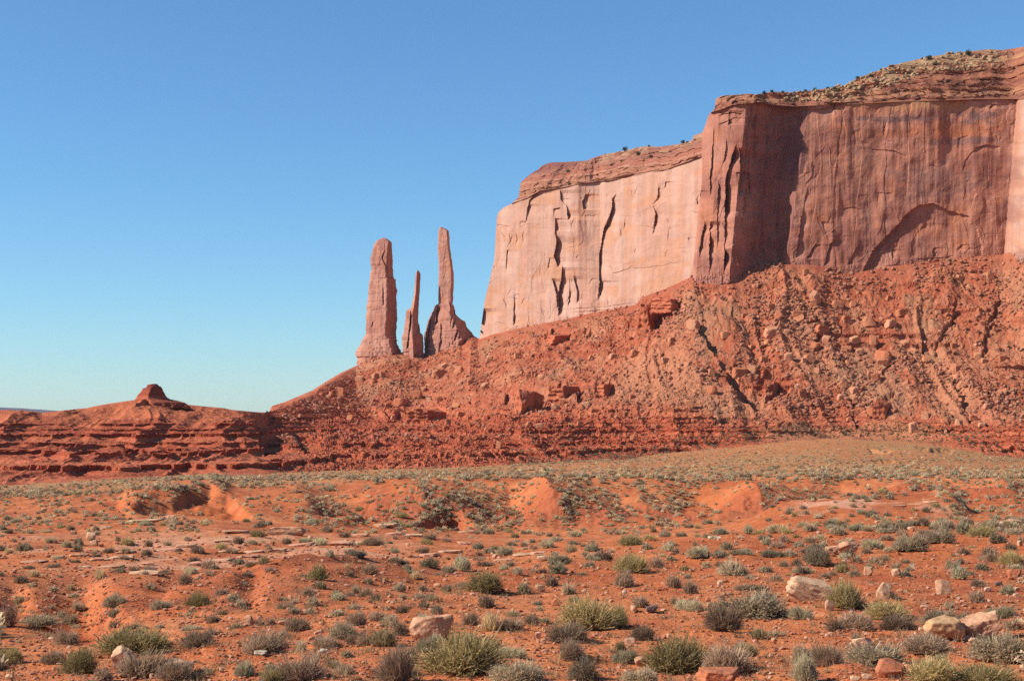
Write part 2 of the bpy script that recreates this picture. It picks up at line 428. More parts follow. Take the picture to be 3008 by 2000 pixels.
def ground_z(x, y):
    px = CX + F * x / y
    i = np.clip(np.interp(px, GPX, np.arange(len(GPX))), 0, len(GPX) - 1.001); j = np.clip(np.interp(y, GD, np.arange(len(GD))), 0, len(GD) - 1.001)
    i0 = int(i); j0 = int(j); u = i - i0; v = j - j0
    return float((GZ[i0, j0] * (1 - u) + GZ[i0 + 1, j0] * u) * (1 - v) + (GZ[i0, j0 + 1] * (1 - u) + GZ[i0 + 1, j0 + 1] * u) * v) + CZ

# the wide plain below, out to the horizon
R = np.array([0.0, 300, 900, 2500, 6000, 12400]); A = np.linspace(0, 2 * math.pi, 73)
P = np.stack([R[:, None] * np.cos(A), R[:, None] * np.sin(A), 0 * R[:, None] * A + CZ - 31.0 - 0 * R[:, None]], -1)
link("desert_floor", grid_mesh("desert_floor", P, M_ground, np.full(P.shape, 1.0) * np.array((0.29, 0.095, 0.04)), smooth=False, flip=False), kind="structure")

# ------------------------------------------------------------------ red ridge, benches and talus slope (one height field)
TPX = np.linspace(-700, 3700, 1760).astype(np.float32)
TN = [  # column: base (row, d), top of the benches (row, d), mid slope (row, d)
    (-700, (1440, 380), (1332, 480), (1262, 555)), (0, (1427, 385), (1332, 485), (1262, 558)), (200, (1413, 395), (1322, 495), (1255, 560)),
    (400, (1402, 405), (1316, 505), (1240, 570)), (600, (1395, 415), (1312, 515), (1236, 580)), (740, (1391, 422), (1310, 520), (1236, 600)),
    (800, (1390, 425), (1310, 545), (1236, 690)), (920, (1388, 432), (1306, 570), (1234, 830)), (1050, (1384, 450), (1300, 600), (1236, 915)),
    (1250, (1378, 480), (1290, 620), (1228, 900)), (1410, (1372, 500), (1285, 640), (1198, 850)), (1600, (1362, 540), (1280, 660), (1165, 800)),
    (1850, (1345, 600), (1268, 690), (1120, 780)), (2040, (1320, 640), (1252, 700), (1075, 765)), (2290, (1291, 670), (1240, 710), (1050, 768)),
    (2500, (1279, 690), (1235, 715), (1055, 770)), (2800, (1305, 650), (1250, 695), (1058, 765)), (3008, (1347, 620), (1268, 685), (1070, 755)), (3700, (1352, 600), (1270, 680), (1070, 740))]
TTOP = [(-700, 1206), (0, 1205), (25, 1203), (60, 1207), (106, 1209), (123, 1213), (140, 1210), (187, 1205), (254, 1198), (297, 1189), (360, 1179), (394, 1174),
        (440, 1173), (495, 1174), (510, 1180), (540, 1182), (552, 1188), (610, 1194), (657, 1198), (680, 1203), (755, 1210), (785, 1211), (795, 1206), (835, 1192),
        (918, 1154), (960, 1125), (1000, 1100), (1046, 1077), (1129, 1036), (1182, 1035), (1243, 1040), (1293, 1021), (1346, 1004), (1384, 982), (1405, 994),
        (1505, 963), (1645, 938), (1868, 895), (1884, 874), (1950, 850), (2034, 812), (2091, 805), (2150, 800), (2232, 779), (2296, 768), (2398, 780), (2500, 803),
        (2679, 773), (2806, 759), (2947, 746), (3008, 740), (3700, 720)]
TDT = [(-700, 600), (400, 620), (700, 650), (780, 690), (795, 840), (920, 975), (1046, 1100), (1250, 1115), (1384, 1102), (1420, 1088), (1505, 1070), (1645, 1040),
       (1865, 992), (1895, 900), (2034, 863), (2150, 852), (2296, 853), (2420, 846), (2947, 832), (3008, 808), (3700, 700)]
tcol = np.array([r[0] for r in TN], float)
def tin(k, j): return np.interp(TPX, tcol, [r[k][j] for r in TN])
db, rb = tin(1, 1), tin(1, 0); dm1, rm1 = tin(2, 1), tin(2, 0); dm2, rm2 = tin(3, 1), tin(3, 0)
rt = np.interp(TPX, *zip(*TTOP)); dt = np.interp(TPX, *zip(*TDT))
for a in (db, rb, dm1, rm1, dm2, rm2): a[:] = gsmooth(a, 12, 0)
dm2 = np.minimum(dm2, dt - 25)
left = 1 - sstep(770, 800, TPX)
NV = 620
vs = np.linspace(0, 1, NV)
TD = np.empty((len(TPX), NV), np.float32); TZ = TD.copy()
for i in range(len(TPX)):
    d_ = [db[i] - 45, db[i], dm1[i], dm2[i], dt[i], dt[i] + 60]
    z_ = [zz(rb[i], db[i]) - 3.5, zz(rb[i], db[i]), zz(rm1[i], dm1[i]), zz(rm2[i], dm2[i]), zz(rt[i], dt[i]), zz(rt[i], dt[i]) + lerp(3, -14, left[i])]
    TD[i] = np.interp(vs, [0, 0.04, 0.34, 0.62, 0.94, 1], d_)
    TZ[i] = np.interp(TD[i], d_, z_)
tp = TPX[:, None] + 0 * TD; tx = (tp - CX) / F * TD
vv = vs[None] + 0 * TD
TZ0 = TZ.copy()
trow = HOR - TZ / TD * F
inner = sstep(0.0, 0.10, vv) * (1 - sstep(0.86, 0.945, vv))       # relief fades at the silhouette, which is drawn
rightw = sstep(1250, 1900, tp)
# spurs and gullies running downhill
sp = ridge2(tx / 17.0 + 0.35 * vn2(tx / 15, TD / 40, 6), TD / 130.0, 3, 101)
sp2 = ridge2(tx / 34.0 + 0.5 * vn2(tx / 30, TD / 60, 16), TD / 220.0, 3, 111)
leftw = 1 - sstep(700, 1000, tp)
TZ += inner * (leftw * (sp - 0.2) * 3.2 + (1 - leftw) * (sp2 - 0.2) * lerp(2.6, 6.0, rightw) + (1 - leftw) * (sp - 0.2) * 1.3)
TZ += inner * (1.2 * fbm2(tx / 16, TD / 16, 4, 121))
for pts, w, h in (  # named ravines: steep left bank in shade, long right side
        ([(745, 1222), (752, 1250), (775, 1330)], 60, 6.0), ([(855, 1250), (880, 1300), (910, 1330)], 45, 3.5), ([(352, 1290), (380, 1345)], 30, 3.0), ([(455, 1290), (500, 1335)], 35, 3.0),
        ([(2028, 960), (2065, 1010), (2110, 1075), (2150, 1150), (2215, 1215)], 62, 9.0), ([(2270, 1100), (2300, 1150)], 25, 4), ([(2800, 866), (2795, 930), (2760, 985), (2735, 1050)], 14, 3.0),
        ([(2690, 920), (2708, 1000), (2722, 1055), (2800, 1120), (2825, 1180), (2850, 1250)], 18, 3.5), ([(2475, 1150), (2500, 1200), (2515, 1265)], 26, 5.0),
        ([(2590, 1190), (2620, 1180)], 20, 3), ([(2370, 900), (2400, 980), (2385, 1050)], 22, 3), ([(1660, 1100), (1700, 1180), (1760, 1230)], 26, 3), ([(2940, 830), (2900, 950), (2880, 1050)], 16, 3),
        ([(2560, 980), (2600, 1060), (2590, 1140)], 16, 3)):
    TZ -= inner * 1.6 * h * flake(tp, trow, pts, 1.2 * w, 0.2, True, 6, int(pts[0][0]))
# cliffy outcrops on the slope: flat ledge above, wall and shaded recess below
pw = 5 * fbm2(tx / 3.0, TZ0 / 3.0, 3, 191)
for poly, h in (([(1886, 912), (1960, 908), (1950, 935), (1930, 958), (1892, 972)], 9.0), ([(1886, 884), (1990, 868), (2100, 872), (2080, 884), (1990, 888), (1900, 900)], 3.5), ([(2030, 905), (2150, 898), (2180, 912), (2140, 925), (2060, 920)], 4.0),
                ([(1514, 1150), (1594, 1150), (1588, 1176), (1560, 1192), (1536, 1212), (1514, 1200)], 8.0), ([(1484, 1152), (1504, 1152), (1500, 1180), (1484, 1172)], 3.0), ([(1622, 1144), (1708, 1138), (1704, 1158), (1660, 1168), (1626, 1162)], 5.0), ([(1745, 1134), (1800, 1126), (1812, 1150), (1770, 1164), (1750, 1158)], 5.0),
                ([(1212, 1206), (1302, 1202), (1286, 1222), (1250, 1232), (1214, 1222)], 6.0), ([(1134, 1213), (1196, 1210), (1180, 1226), (1138, 1226)], 4.0), ([(1600, 982), (1690, 974), (1676, 996), (1640, 1000), (1606, 1002)], 5.0), ([(1720, 975), (1748, 972), (1740, 990), (1722, 992)], 4.0), ([(1570, 1030), (1606, 1027), (1600, 1042), (1574, 1044)], 3.5),
                ([(2226, 1085), (2280, 1085), (2266, 1110), (2230, 1112)], 4.0), ([(2250, 1128), (2320, 1118), (2306, 1142), (2270, 1160), (2252, 1156)], 6.0), ([(2566, 1186), (2632, 1172), (2618, 1196), (2580, 1226), (2566, 1220)], 6.0), ([(2280, 1150), (2310, 1150), (2300, 1165), (2282, 1168)], 4.0),
                ([(2250, 1258), (2335, 1262), (2320, 1274), (2270, 1276)], 4.0), ([(2110, 1232), (2250, 1238), (2240, 1246), (2120, 1246)], 3.0), ([(2700, 1308), (2800, 1312), (2790, 1322), (2710, 1322)], 2.5), ([(2880, 1318), (2985, 1322), (2970, 1334), (2890, 1332)], 2.5), ([(2560, 1312), (2620, 1316), (2606, 1326), (2566, 1324)], 2.5)):
    m_ = inside(tp + pw, trow + 0.5 * pw, poly).astype(np.float32)
    m_ = gsmooth(gsmooth(m_, 0.8, 0), 0.6, 1)
    TZ -= m_ * h * 0.6 * sstep(0.01, 0.05, vv) * (1 - sstep(0.925, 0.94, vv))
for (xa, ya), (xb, yb), w, h in (((1884, 972), (1944, 892), 55, 10.0), ((1886, 902), (1926, 870), 45, 5.0), ((1512, 1210), (1536, 1148), 62, 9.5), ((1482, 1184), (1490, 1150), 20, 4.0), ((1620, 1168), (1646, 1138), 50, 6.5), ((1744, 1164), (1776, 1126), 42, 6.5),
                                 ((1210, 1232), (1236, 1201), 58, 7.5), ((1132, 1228), (1150, 1209), 42, 5.0), ((1598, 1006), (1626, 974), 52, 6.5), ((1720, 996), (1733, 970), 22, 5.0), ((2248, 1162), (2276, 1120), 42, 8.0), ((2564, 1226), (2600, 1176), 44, 8.0), ((2224, 1114), (2242, 1083), 32, 5.5), ((2130, 930), (2155, 896), 50, 5.0)):
    TZ -= h * flake(tp, trow, [(xb, yb), (xa, ya)], w, 0.12, True, 3, int(xa)) * sstep(0.02, 0.06, vv) * (1 - sstep(0.92, 0.94, vv))
# horizontal strata: bench / apron / riser
LV = np.array([-40, -30, -25.5, -21.2, -18.2, -14.2, -11.4, -9.3, -6.2, -4.6, -2.4, 0.2, 4.5, 7.8, 12.0, 17, 21.5, 28, 34, 41, 47, 55, 62, 70, 80, 92, 120], np.float32)
zi = TZ + inner * (0.22 * fbm2(tx / 9, TD / 9, 4, 131) + 0.20 * (worley2(tx / 7.0, TD / 9.0, 41)[0] - 0.5))
k = np.clip(np.searchsorted(LV, zi.ravel()) - 1, 0, len(LV) - 2).reshape(zi.shape)
lo, hi = LV[k], LV[k + 1]; f = (zi - lo) / (hi - lo)
ter = np.interp(f, [0, 0.12, 0.70, 0.74, 1], [0, 0.02, 0.56, 0.95, 1])
wt = np.where(tp < 800, 1 - sstep(-3.2, -1.6, TZ0), 1 - sstep(lerp(-1.5, -10.0, sstep(1900, 2350, tp)), lerp(9.0, 0.0, sstep(1900, 2350, tp)), TZ0))
patch = sstep(0.42, 0.70, fbm2(tx / 45, TZ0 / 14.0, 3, 141))
wt = np.maximum(wt * (0.7 + 0.3 * sstep(-0.35, 0.1, fbm2(tx / 30, TZ0 / 6.0, 3, 143))), patch * 0.75 * (tp > 800)) * inner
TZ = lerp(TZ, lo + ter * (hi - lo) + (TZ - zi) * 0.5, wt)
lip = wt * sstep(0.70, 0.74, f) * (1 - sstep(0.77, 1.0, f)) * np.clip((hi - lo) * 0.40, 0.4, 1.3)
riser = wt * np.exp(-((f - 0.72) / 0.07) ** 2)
# stony roughness
rub = sstep(800, 1000, tp) * inner
wv, we = worley2(tx / 3.2, TD / 4.2, 51)
wv2, we2 = worley2(tx / 1.5, TD / 2.2, 57)
TZ += (rub * (1.7 * (wv - 0.45) * sstep(0.5, 0.95, wv) + 0.75 * (wv2 - 0.45)) + inner * 0.35 * fbm2(tx / 3, TD / 3, 3, 151)).astype(np.float32)
TZ = np.where(vv > 0.945, np.minimum(TZ, TZ0 + 0.4), TZ)
# colours
zb = TZ + 0.4 * fbm2(tx / 20, TD / 20, 2, 161)
b1 = vn2(zb * 0.55, 0 * zb, 171); b2 = vn2(zb * 1.7, 0 * zb, 172)
c = mixc((0.49, 0.135, 0.068), (0.58, 0.185, 0.095), sstep(-0.6, 0.6, b1))
c = mixc(c, (0.38, 0.092, 0.050), sstep(0.1, 0.7, b2) * 0.7)
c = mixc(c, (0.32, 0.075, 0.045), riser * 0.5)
c = mixc(c, (0.56, 0.18, 0.09), (tp < 800) * sstep(-3, -1.5, TZ0))
tal = sstep(780, 1100, tp) * sstep(lerp(-2.0, -12.0, sstep(1700, 2300, tp)), lerp(14.0, 0.0, sstep(1700, 2300, tp)), TZ0)
tn = fbm2(tx / 28, TD / 45, 4, 181)
rw_ = sstep(1700, 2300, tp)
ct = mixc((0.45, 0.140, 0.075), (0.50, 0.225, 0.130), sstep(-0.35, 0.5, tn + 0.5 * rw_ - 0.35))
ct = mixc(ct, (0.41, 0.25, 0.155), sstep(0.2, 0.8, fbm2(tx / 18, TD / 50, 4, 183) + 0.25 * rw_ - 0.15) * 0.6)
ct = mixc(ct, (0.60, 0.27, 0.16), (wv > 0.72) * 0.5)
c = mixc(c, ct, tal * (1 - 0.6 * wt))
fan = sstep(2150, 2350, tp) * (1 - sstep(2680, 2850, tp)) * (1 - sstep(0.16, 0.26, vv))
c = mixc(c, (0.46, 0.22, 0.12), fan * 0.8)
neck = tal * sstep(0.86, 0.94, vv) * sstep(1350, 1500, tp)
c = mixc(c, (0.44, 0.135, 0.080), neck * 0.7)
c = tone(c, (0.70, 0.595, 0.515))
trow = HOR - TZ / TD * F
TD2 = TD - lip
TP = np.stack([tx * TD2 / TD, TD2, TZ + CZ], -1)
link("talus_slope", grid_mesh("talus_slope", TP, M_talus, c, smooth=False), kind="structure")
trow = HOR - TZ / TD * F

# ------------------------------------------------------------------ far blue upland at the left edge
hx = np.linspace(-900, 420, 120); hr = np.interp(hx, [-900, -400, 0, 60, 130, 190, 300, 420], [1188, 1192, 1196, 1199, 1203, 1207, 1214, 1224]) + 0.8 * vn2(hx / 23, 0 * hx, 3)
fr = [W(hx, HOR + 12 + 0 * hx, 8600 + 0 * hx), W(hx, hr + 1.5, 9000 + 0 * hx), W(hx, hr, 9300 + 0 * hx), W(hx, hr + 3, 10500 + 0 * hx), W(hx, HOR + 12 + 0 * hx, 11500 + 0 * hx)]
P = np.stack(fr, 1)
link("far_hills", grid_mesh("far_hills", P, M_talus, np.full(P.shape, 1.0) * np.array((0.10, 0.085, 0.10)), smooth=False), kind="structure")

# ------------------------------------------------------------------ the mesa: two sheer walls with layered caps
mesa = bpy.data.objects.new("mesa", None); COL.objects.link(mesa)
mesa.location = (float(W(2500, 800, 870)[0]), 900.0, CZ + 80)
mesa["label"] = "huge flat-topped red sandstone mesa with sheer pink walls above the talus slope"
mesa["category"] = "mesa"
def child(name, me, par):
    o = bpy.data.objects.new(name, me); COL.objects.link(o); o.parent = par
    o.matrix_parent_inverse = mathutils.Matrix.Translation(-par.location)
    return o

rng = np.random.default_rng(11)
def shift_edge(u, row, Ltab, u0, u1):
    """columns near the free edge follow its drawn outline"""
    L = np.interp(row, Ltab[0], Ltab[1])
    return u + (L - u0) * np.clip((u1 - u) / (u1 - u0), 0, 1)

L1 = (np.array([472, 478, 487, 499, 508, 522, 536, 560, 580, 600, 610, 625, 644, 763, 888, 997, 1040.]),
      np.array([1660, 1615, 1592, 1580, 1563, 1545, 1530, 1526, 1523, 1500, 1479, 1463, 1459, 1452, 1423, 1408, 1404.]))
L2 = (np.array([270, 276, 282, 291, 320, 339, 368, 392, 530, 665, 808, 840.]),
      np.array([2180, 2160, 2120, 2103, 2099, 2081, 2072, 2062, 2061, 2048, 2033, 2030.]))

def zcol(z, seed):
    return vn2(z * 0.35, 0 * z, seed), vn2(z * 1.1, 0 * z, seed + 1)

def random_cracks(px, row, n, box, hmax, seed, lean=0.0):
    r = np.random.default_rng(seed); D = np.zeros(px.shape, np.float32)
    x0, x1, y0, y1 = box
    for i in range(n):
        cx, cy = r.uniform(x0, x1), r.uniform(y0, y1); ln = r.uniform(15, 95) * r.uniform(0.4, 1)
        kx = cx + lean * ln + r.normal(0, 6, 4).cumsum() * 0.7
        pts = list(zip(kx, cy + np.linspace(-ln / 2, ln / 2, 4)))
        sel = slice(*np.searchsorted(px[:, 0] if px.ndim > 1 else px, [cx - 70, cx + 90]))
        D[sel] += r.uniform(0.25, 1) * hmax * flake(px[sel], row[sel], pts, r.uniform(2.5, 11), 0.4, True, 1.5, i)
    for i in range(n):
        cx, cy = r.uniform(x0, x1), r.uniform(y0, y1); ln = r.uniform(10, 60)
        t = np.linspace(-1, 1, 6)
        pts = list(zip(cx + t * ln / 2, cy + r.uniform(-9, 9) * t + r.uniform(2, 12) * t * t + r.normal(0, 1.2, 6)))
        sel = slice(*np.searchsorted(px[:, 0] if px.ndim > 1 else px, [cx - 80, cx + 90]))
        D[sel] += r.uniform(0.2, 0.8) * hmax * 0.5 * flake(px[sel], row[sel], pts, r.uniform(3, 12), 0.4, False, 1.5, i + 99)
    return D

def wall_noise(px, row, rbase, seed, jo=0.9):
    h = rbase - row                     # photo pixels above the foot
    D = 1.3 * fbm2(px / 80, row / 300, 3, seed) + 0.5 * fbm2(px / 70, row / 60, 3, seed + 31) + 0.16 * fbm2(px / 14, row / 190, 3, seed + 1) + 0.16 * fbm2(px / 22, row / 26, 4, seed + 2)
    wv, we = worley2(px / 60 + 0.4 * vn2(px / 30, row / 50, seed), row / 120 + 0.3 * vn2(px / 40, row / 60, seed + 9), seed + 3)
    D += (0.75 if jo < 0.5 else 0.55) * (wv - 0.5) * sstep(0, 0.05, we) * sstep(-0.25, 0.25, fbm2(px / 120, row / 120, 2, seed + 12))
    wv, we = worley2(px / 52 + 0.12 * vn2(px / 20, row / 60, seed + 15), row / 420, seed + 14)
    D += jo * (wv - 0.5)
    foot = 1 - sstep(14, 46, h)
    wv, we = worley2(px / 6.5, row / 22, seed + 5)
    D += foot * (0.7 * (wv - 0.5) + 0.6 * np.exp(-(we / 0.10) ** 2))
    wv, we = worley2(px / 19, row / 60, seed + 7)
    D += (1 - sstep(40, 130, h)) * 0.5 * (wv - 0.5)
    return D

def wall_colour(px, row, Z, rbase, seed, dark):
    st = fbm2(px / 7, row / 240, 4, seed + 20); st2 = fbm2(px / 26, row / 330, 3, seed + 21)
    bl = fbm2(px / 60, row / 45, 4, seed + 22)
    c = mixc((0.56, 0.290, 0.195), (0.60, 0.345, 0.250), sstep(-0.6, 0.6, st2))
    c = mixc(c, (0.58, 0.250, 0.120), sstep(0.15, 0.7, bl) * 0.55)
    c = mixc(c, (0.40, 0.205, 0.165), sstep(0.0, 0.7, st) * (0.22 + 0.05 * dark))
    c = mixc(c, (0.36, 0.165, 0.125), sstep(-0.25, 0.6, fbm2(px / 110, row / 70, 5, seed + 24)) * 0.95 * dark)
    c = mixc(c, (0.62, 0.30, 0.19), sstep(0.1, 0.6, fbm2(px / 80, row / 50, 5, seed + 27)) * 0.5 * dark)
    foot = 1 - sstep(10, 34, rbase - row)
    c = mixc(c, (0.44, 0.24, 0.20), foot * 0.6)
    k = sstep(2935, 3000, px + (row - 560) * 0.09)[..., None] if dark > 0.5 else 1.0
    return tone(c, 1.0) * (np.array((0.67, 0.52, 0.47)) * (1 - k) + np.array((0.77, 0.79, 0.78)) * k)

def build_wall(name, us, rb_f, rr_f, Ltab, u0, u1, Dfun, seed, dark, extra=None, NT=430):
    rbv = rb_f(us); rrv = rr_f(us)
    t = np.linspace(0, 1, NT)
    row = rbv[:, None] + (rrv - rbv)[:, None] * t
    px = shift_edge(us[:, None] + 0 * row, row, Ltab, u0, u1)
    foot = rb_f(px)
    D = Dfun(px, row) + wall_noise(px, row, foot, seed, 0.35 if dark > 0.5 else 0.55)
    if extra is not None: D += extra(px, row)
    Z = CZ + (HOR - row) / F * D
    col = wall_colour(px, row, Z, foot, seed, dark)
    return px, row, D, col

def wrap_back(px, row, D, col, n=14, depth=130.0, lead=10.0):
    """carry the wall round its free left edge and away behind it"""
    s = (np.linspace(1, 0, n + 1)[:-1] ** 1.4)[:, None]
    Db = D[:1] + depth * s
    pxb = px[:1] + lead * s
    zb = (HOR - row[:1]) / F * D[:1]
    rowb = HOR - zb * F / Db
    return np.vstack([pxb, px]), np.vstack([rowb, row]), np.vstack([Db, D]), np.concatenate([np.repeat(col[:1], n, 0), col], 0)

# ---- left wall
rb1 = lambda u: np.interp(u, [1380, 1408, 1505, 1645, 1868, 2034, 2200], [1000, 997, 963, 938, 895, 845, 830]) + 30
rr1 = lambda u: np.interp(u, [1408, 1500, 1602, 1685, 1795, 1958, 2062, 2200], [596, 558, 549, 537, 528, 496, 457, 430])
D1 = lambda px, row: np.interp(px, [1400, 1430, 1480, 1560, 1684, 1700, 1762, 1775, 1900, 2060, 2200], [1098, 1090, 1077, 1058, 1034, 1031.5, 1026, 1021, 992, 950, 915]) + (row - 760) * -0.035
def X1(px, row):
    z1 = lambda L: [(1350 + a / 2.9475, 600 + b / 2.9475) for a, b in L]
    zt = lambda L: [(1400 + a / 3.37, 380 + b / 3.37) for a, b in L]
    D = np.zeros(px.shape, np.float32)
    for pts, h, w in ((z1([(828, 150), (825, 250), (842, 330), (818, 450), (850, 545)]), 11, 16), (z1([(890, 520), (880, 640), (860, 760), (856, 970)]), 8, 12), (z1([(800, 640), (835, 760), (845, 900)]), 5, 9),
                      (z1([(1330, 0), (1300, 100), (1250, 210), (1230, 330), (1208, 450), (1208, 545), (1212, 680), (1195, 830)]), 6.5, 10), (z1([(600, 0), (580, 100), (570, 160)]), 3, 8),
                      (z1([(475, 780), (470, 900), (465, 1050)]), 4.5, 8), (z1([(1670, 10), (1695, 60), (1690, 180), (1670, 270)]), 2.5, 7), (z1([(985, 620), (1020, 760), (1015, 860)]), 4, 8), (z1([(950, 640), (955, 700), (940, 900)]), 3, 7),
                      (z1([(210, 900), (190, 1030), (170, 1170)]), 6, 12), (z1([(775, 460), (765, 560)]), 2.5, 6), (z1([(410, 390), (400, 580)]), 2.5, 6), (z1([(1240, 660), (1210, 800)]), 3, 8), (z1([(1150, 640), (1110, 700)]), 2, 6),
                      (zt([(505, 500), (540, 580), (520, 660)]), 6, 10), (zt([(600, 625), (525, 700), (500, 800), (490, 920)]), 4.5, 9), (zt([(825, 600), (835, 700), (890, 760), (905, 900)]), 6, 14), (zt([(775, 880), (790, 1010)]), 5, 8),
                      (zt([(1080, 640), (1045, 720), (1060, 800)]), 4, 8), (zt([(1385, 630), (1345, 690), (1340, 780), (1310, 900), (1260, 1010)]), 6, 9), (zt([(1805, 530), (1795, 680), (1745, 740), (1775, 830), (1745, 1010)]), 3.5, 7),
                      (zt([(1870, 520), (1865, 580)]), 2.5, 6), (zt([(2195, 640), (2180, 700), (2190, 750)]), 3, 7), (zt([(1130, 450), (1120, 530)]), 4, 7), (zt([(790, 480), (850, 550)]), 7, 12)):
        D += 0.7 * h * flake(px, row, pts, 2.5 * w, 0.12, True, 0.8, int(pts[0][0]))
    for pts, h, w in ((zt([(760, 790), (830, 770)]), 4, 8), (zt([(840, 690), (930, 685)]), 1.5, 6), (zt([(430, 905), (490, 920)]), 3, 7), (z1([(520, 150), (580, 160)]), 2.5, 6), (zt([(1070, 855), (1200, 845)]), 1.2, 8),
                      (z1([(1320, 600), (1420, 570), (1500, 545)]), 1.8, 8), (zt([(200, 935), (330, 965)]), 2.5, 6), (z1([(1480, 560), (1750, 530), (1980, 480)]), 0.9, 5),
                      (z1([(950, 905), (1250, 885), (1550, 850)]), 1.2, 4), (z1([(950, 935), (1250, 915), (1550, 890)]), 1.4, 5)):
        D += 0.5 * h * flake(px, row, pts, 2.0 * w, 0.1, False, 1.2, int(pts[0][1]))
    return D + random_cracks(px, row, 70, (1430, 2060, 560, 950), 1.1, 5)
us1 = np.arange(1408, 2200, 1.9)
px, row, D, col = build_wall("cliff_wall", us1, rb1, rr1, L1, 1408, 1750, D1, 300, 0.12, X1)
wr = wrap_back(px, row, D, col)
wall1 = wr
child("cliff_wall", grid_mesh("cliff_wall", W(*wr[:3]), M_cliff, wr[3], smooth=False), mesa)

# ---- right buttress and the great front wall
rb2 = lambda u: np.interp(u, [2020, 2091, 2150, 2232, 2296, 2398, 2500, 2679, 2806, 2947, 3008, 3300], [812, 806, 800, 779, 768, 780, 803, 773, 759, 746, 740, 732]) + 30
rr2 = lambda u: np.interp(u, [2033, 2103, 2200, 2335, 2450, 2650, 2861, 3008, 3300], [330, 308, 302, 312, 307, 298, 291, 290, 285])
KN = [(2025, 2060, 868, 872), (2045, 2075, 855, 860), (2085, 2110, 849, 850), (2128, 2160, 845, 842.5), (2143, 2190, 843, 840), (2156, 2212, 845.5, 841), (2174, 2232, 849, 844.5), (2205, 2262, 853, 849.5), (2255, 2310, 854.5, 852), (2290, 2345, 852.5, 850), (2305, 2373, 849.5, 845.5),
      (2420, 2450, 846, 844), (2700, 2700, 839, 837), (2945, 2985, 832, 830), (2962, 2992, 824, 823), (3000, 3012, 806, 812), (3100, 3100, 780, 790), (3420, 3420, 730, 740)]
def D2(px, row):
    t = np.clip((800 - row) / 470.0, 0, 1)
    K = [(lerp(a_, b_, t), lerp(c_, d_, t)) for a_, b_, c_, d_ in KN]
    D = K[0][1] + 0 * px
    for (x0, y0), (x1, y1) in zip(K[:-1], K[1:]):
        D = np.where(px >= x0, y0 + (y1 - y0) * np.clip((px - x0) / (x1 - x0), 0, 1), D)
    return D
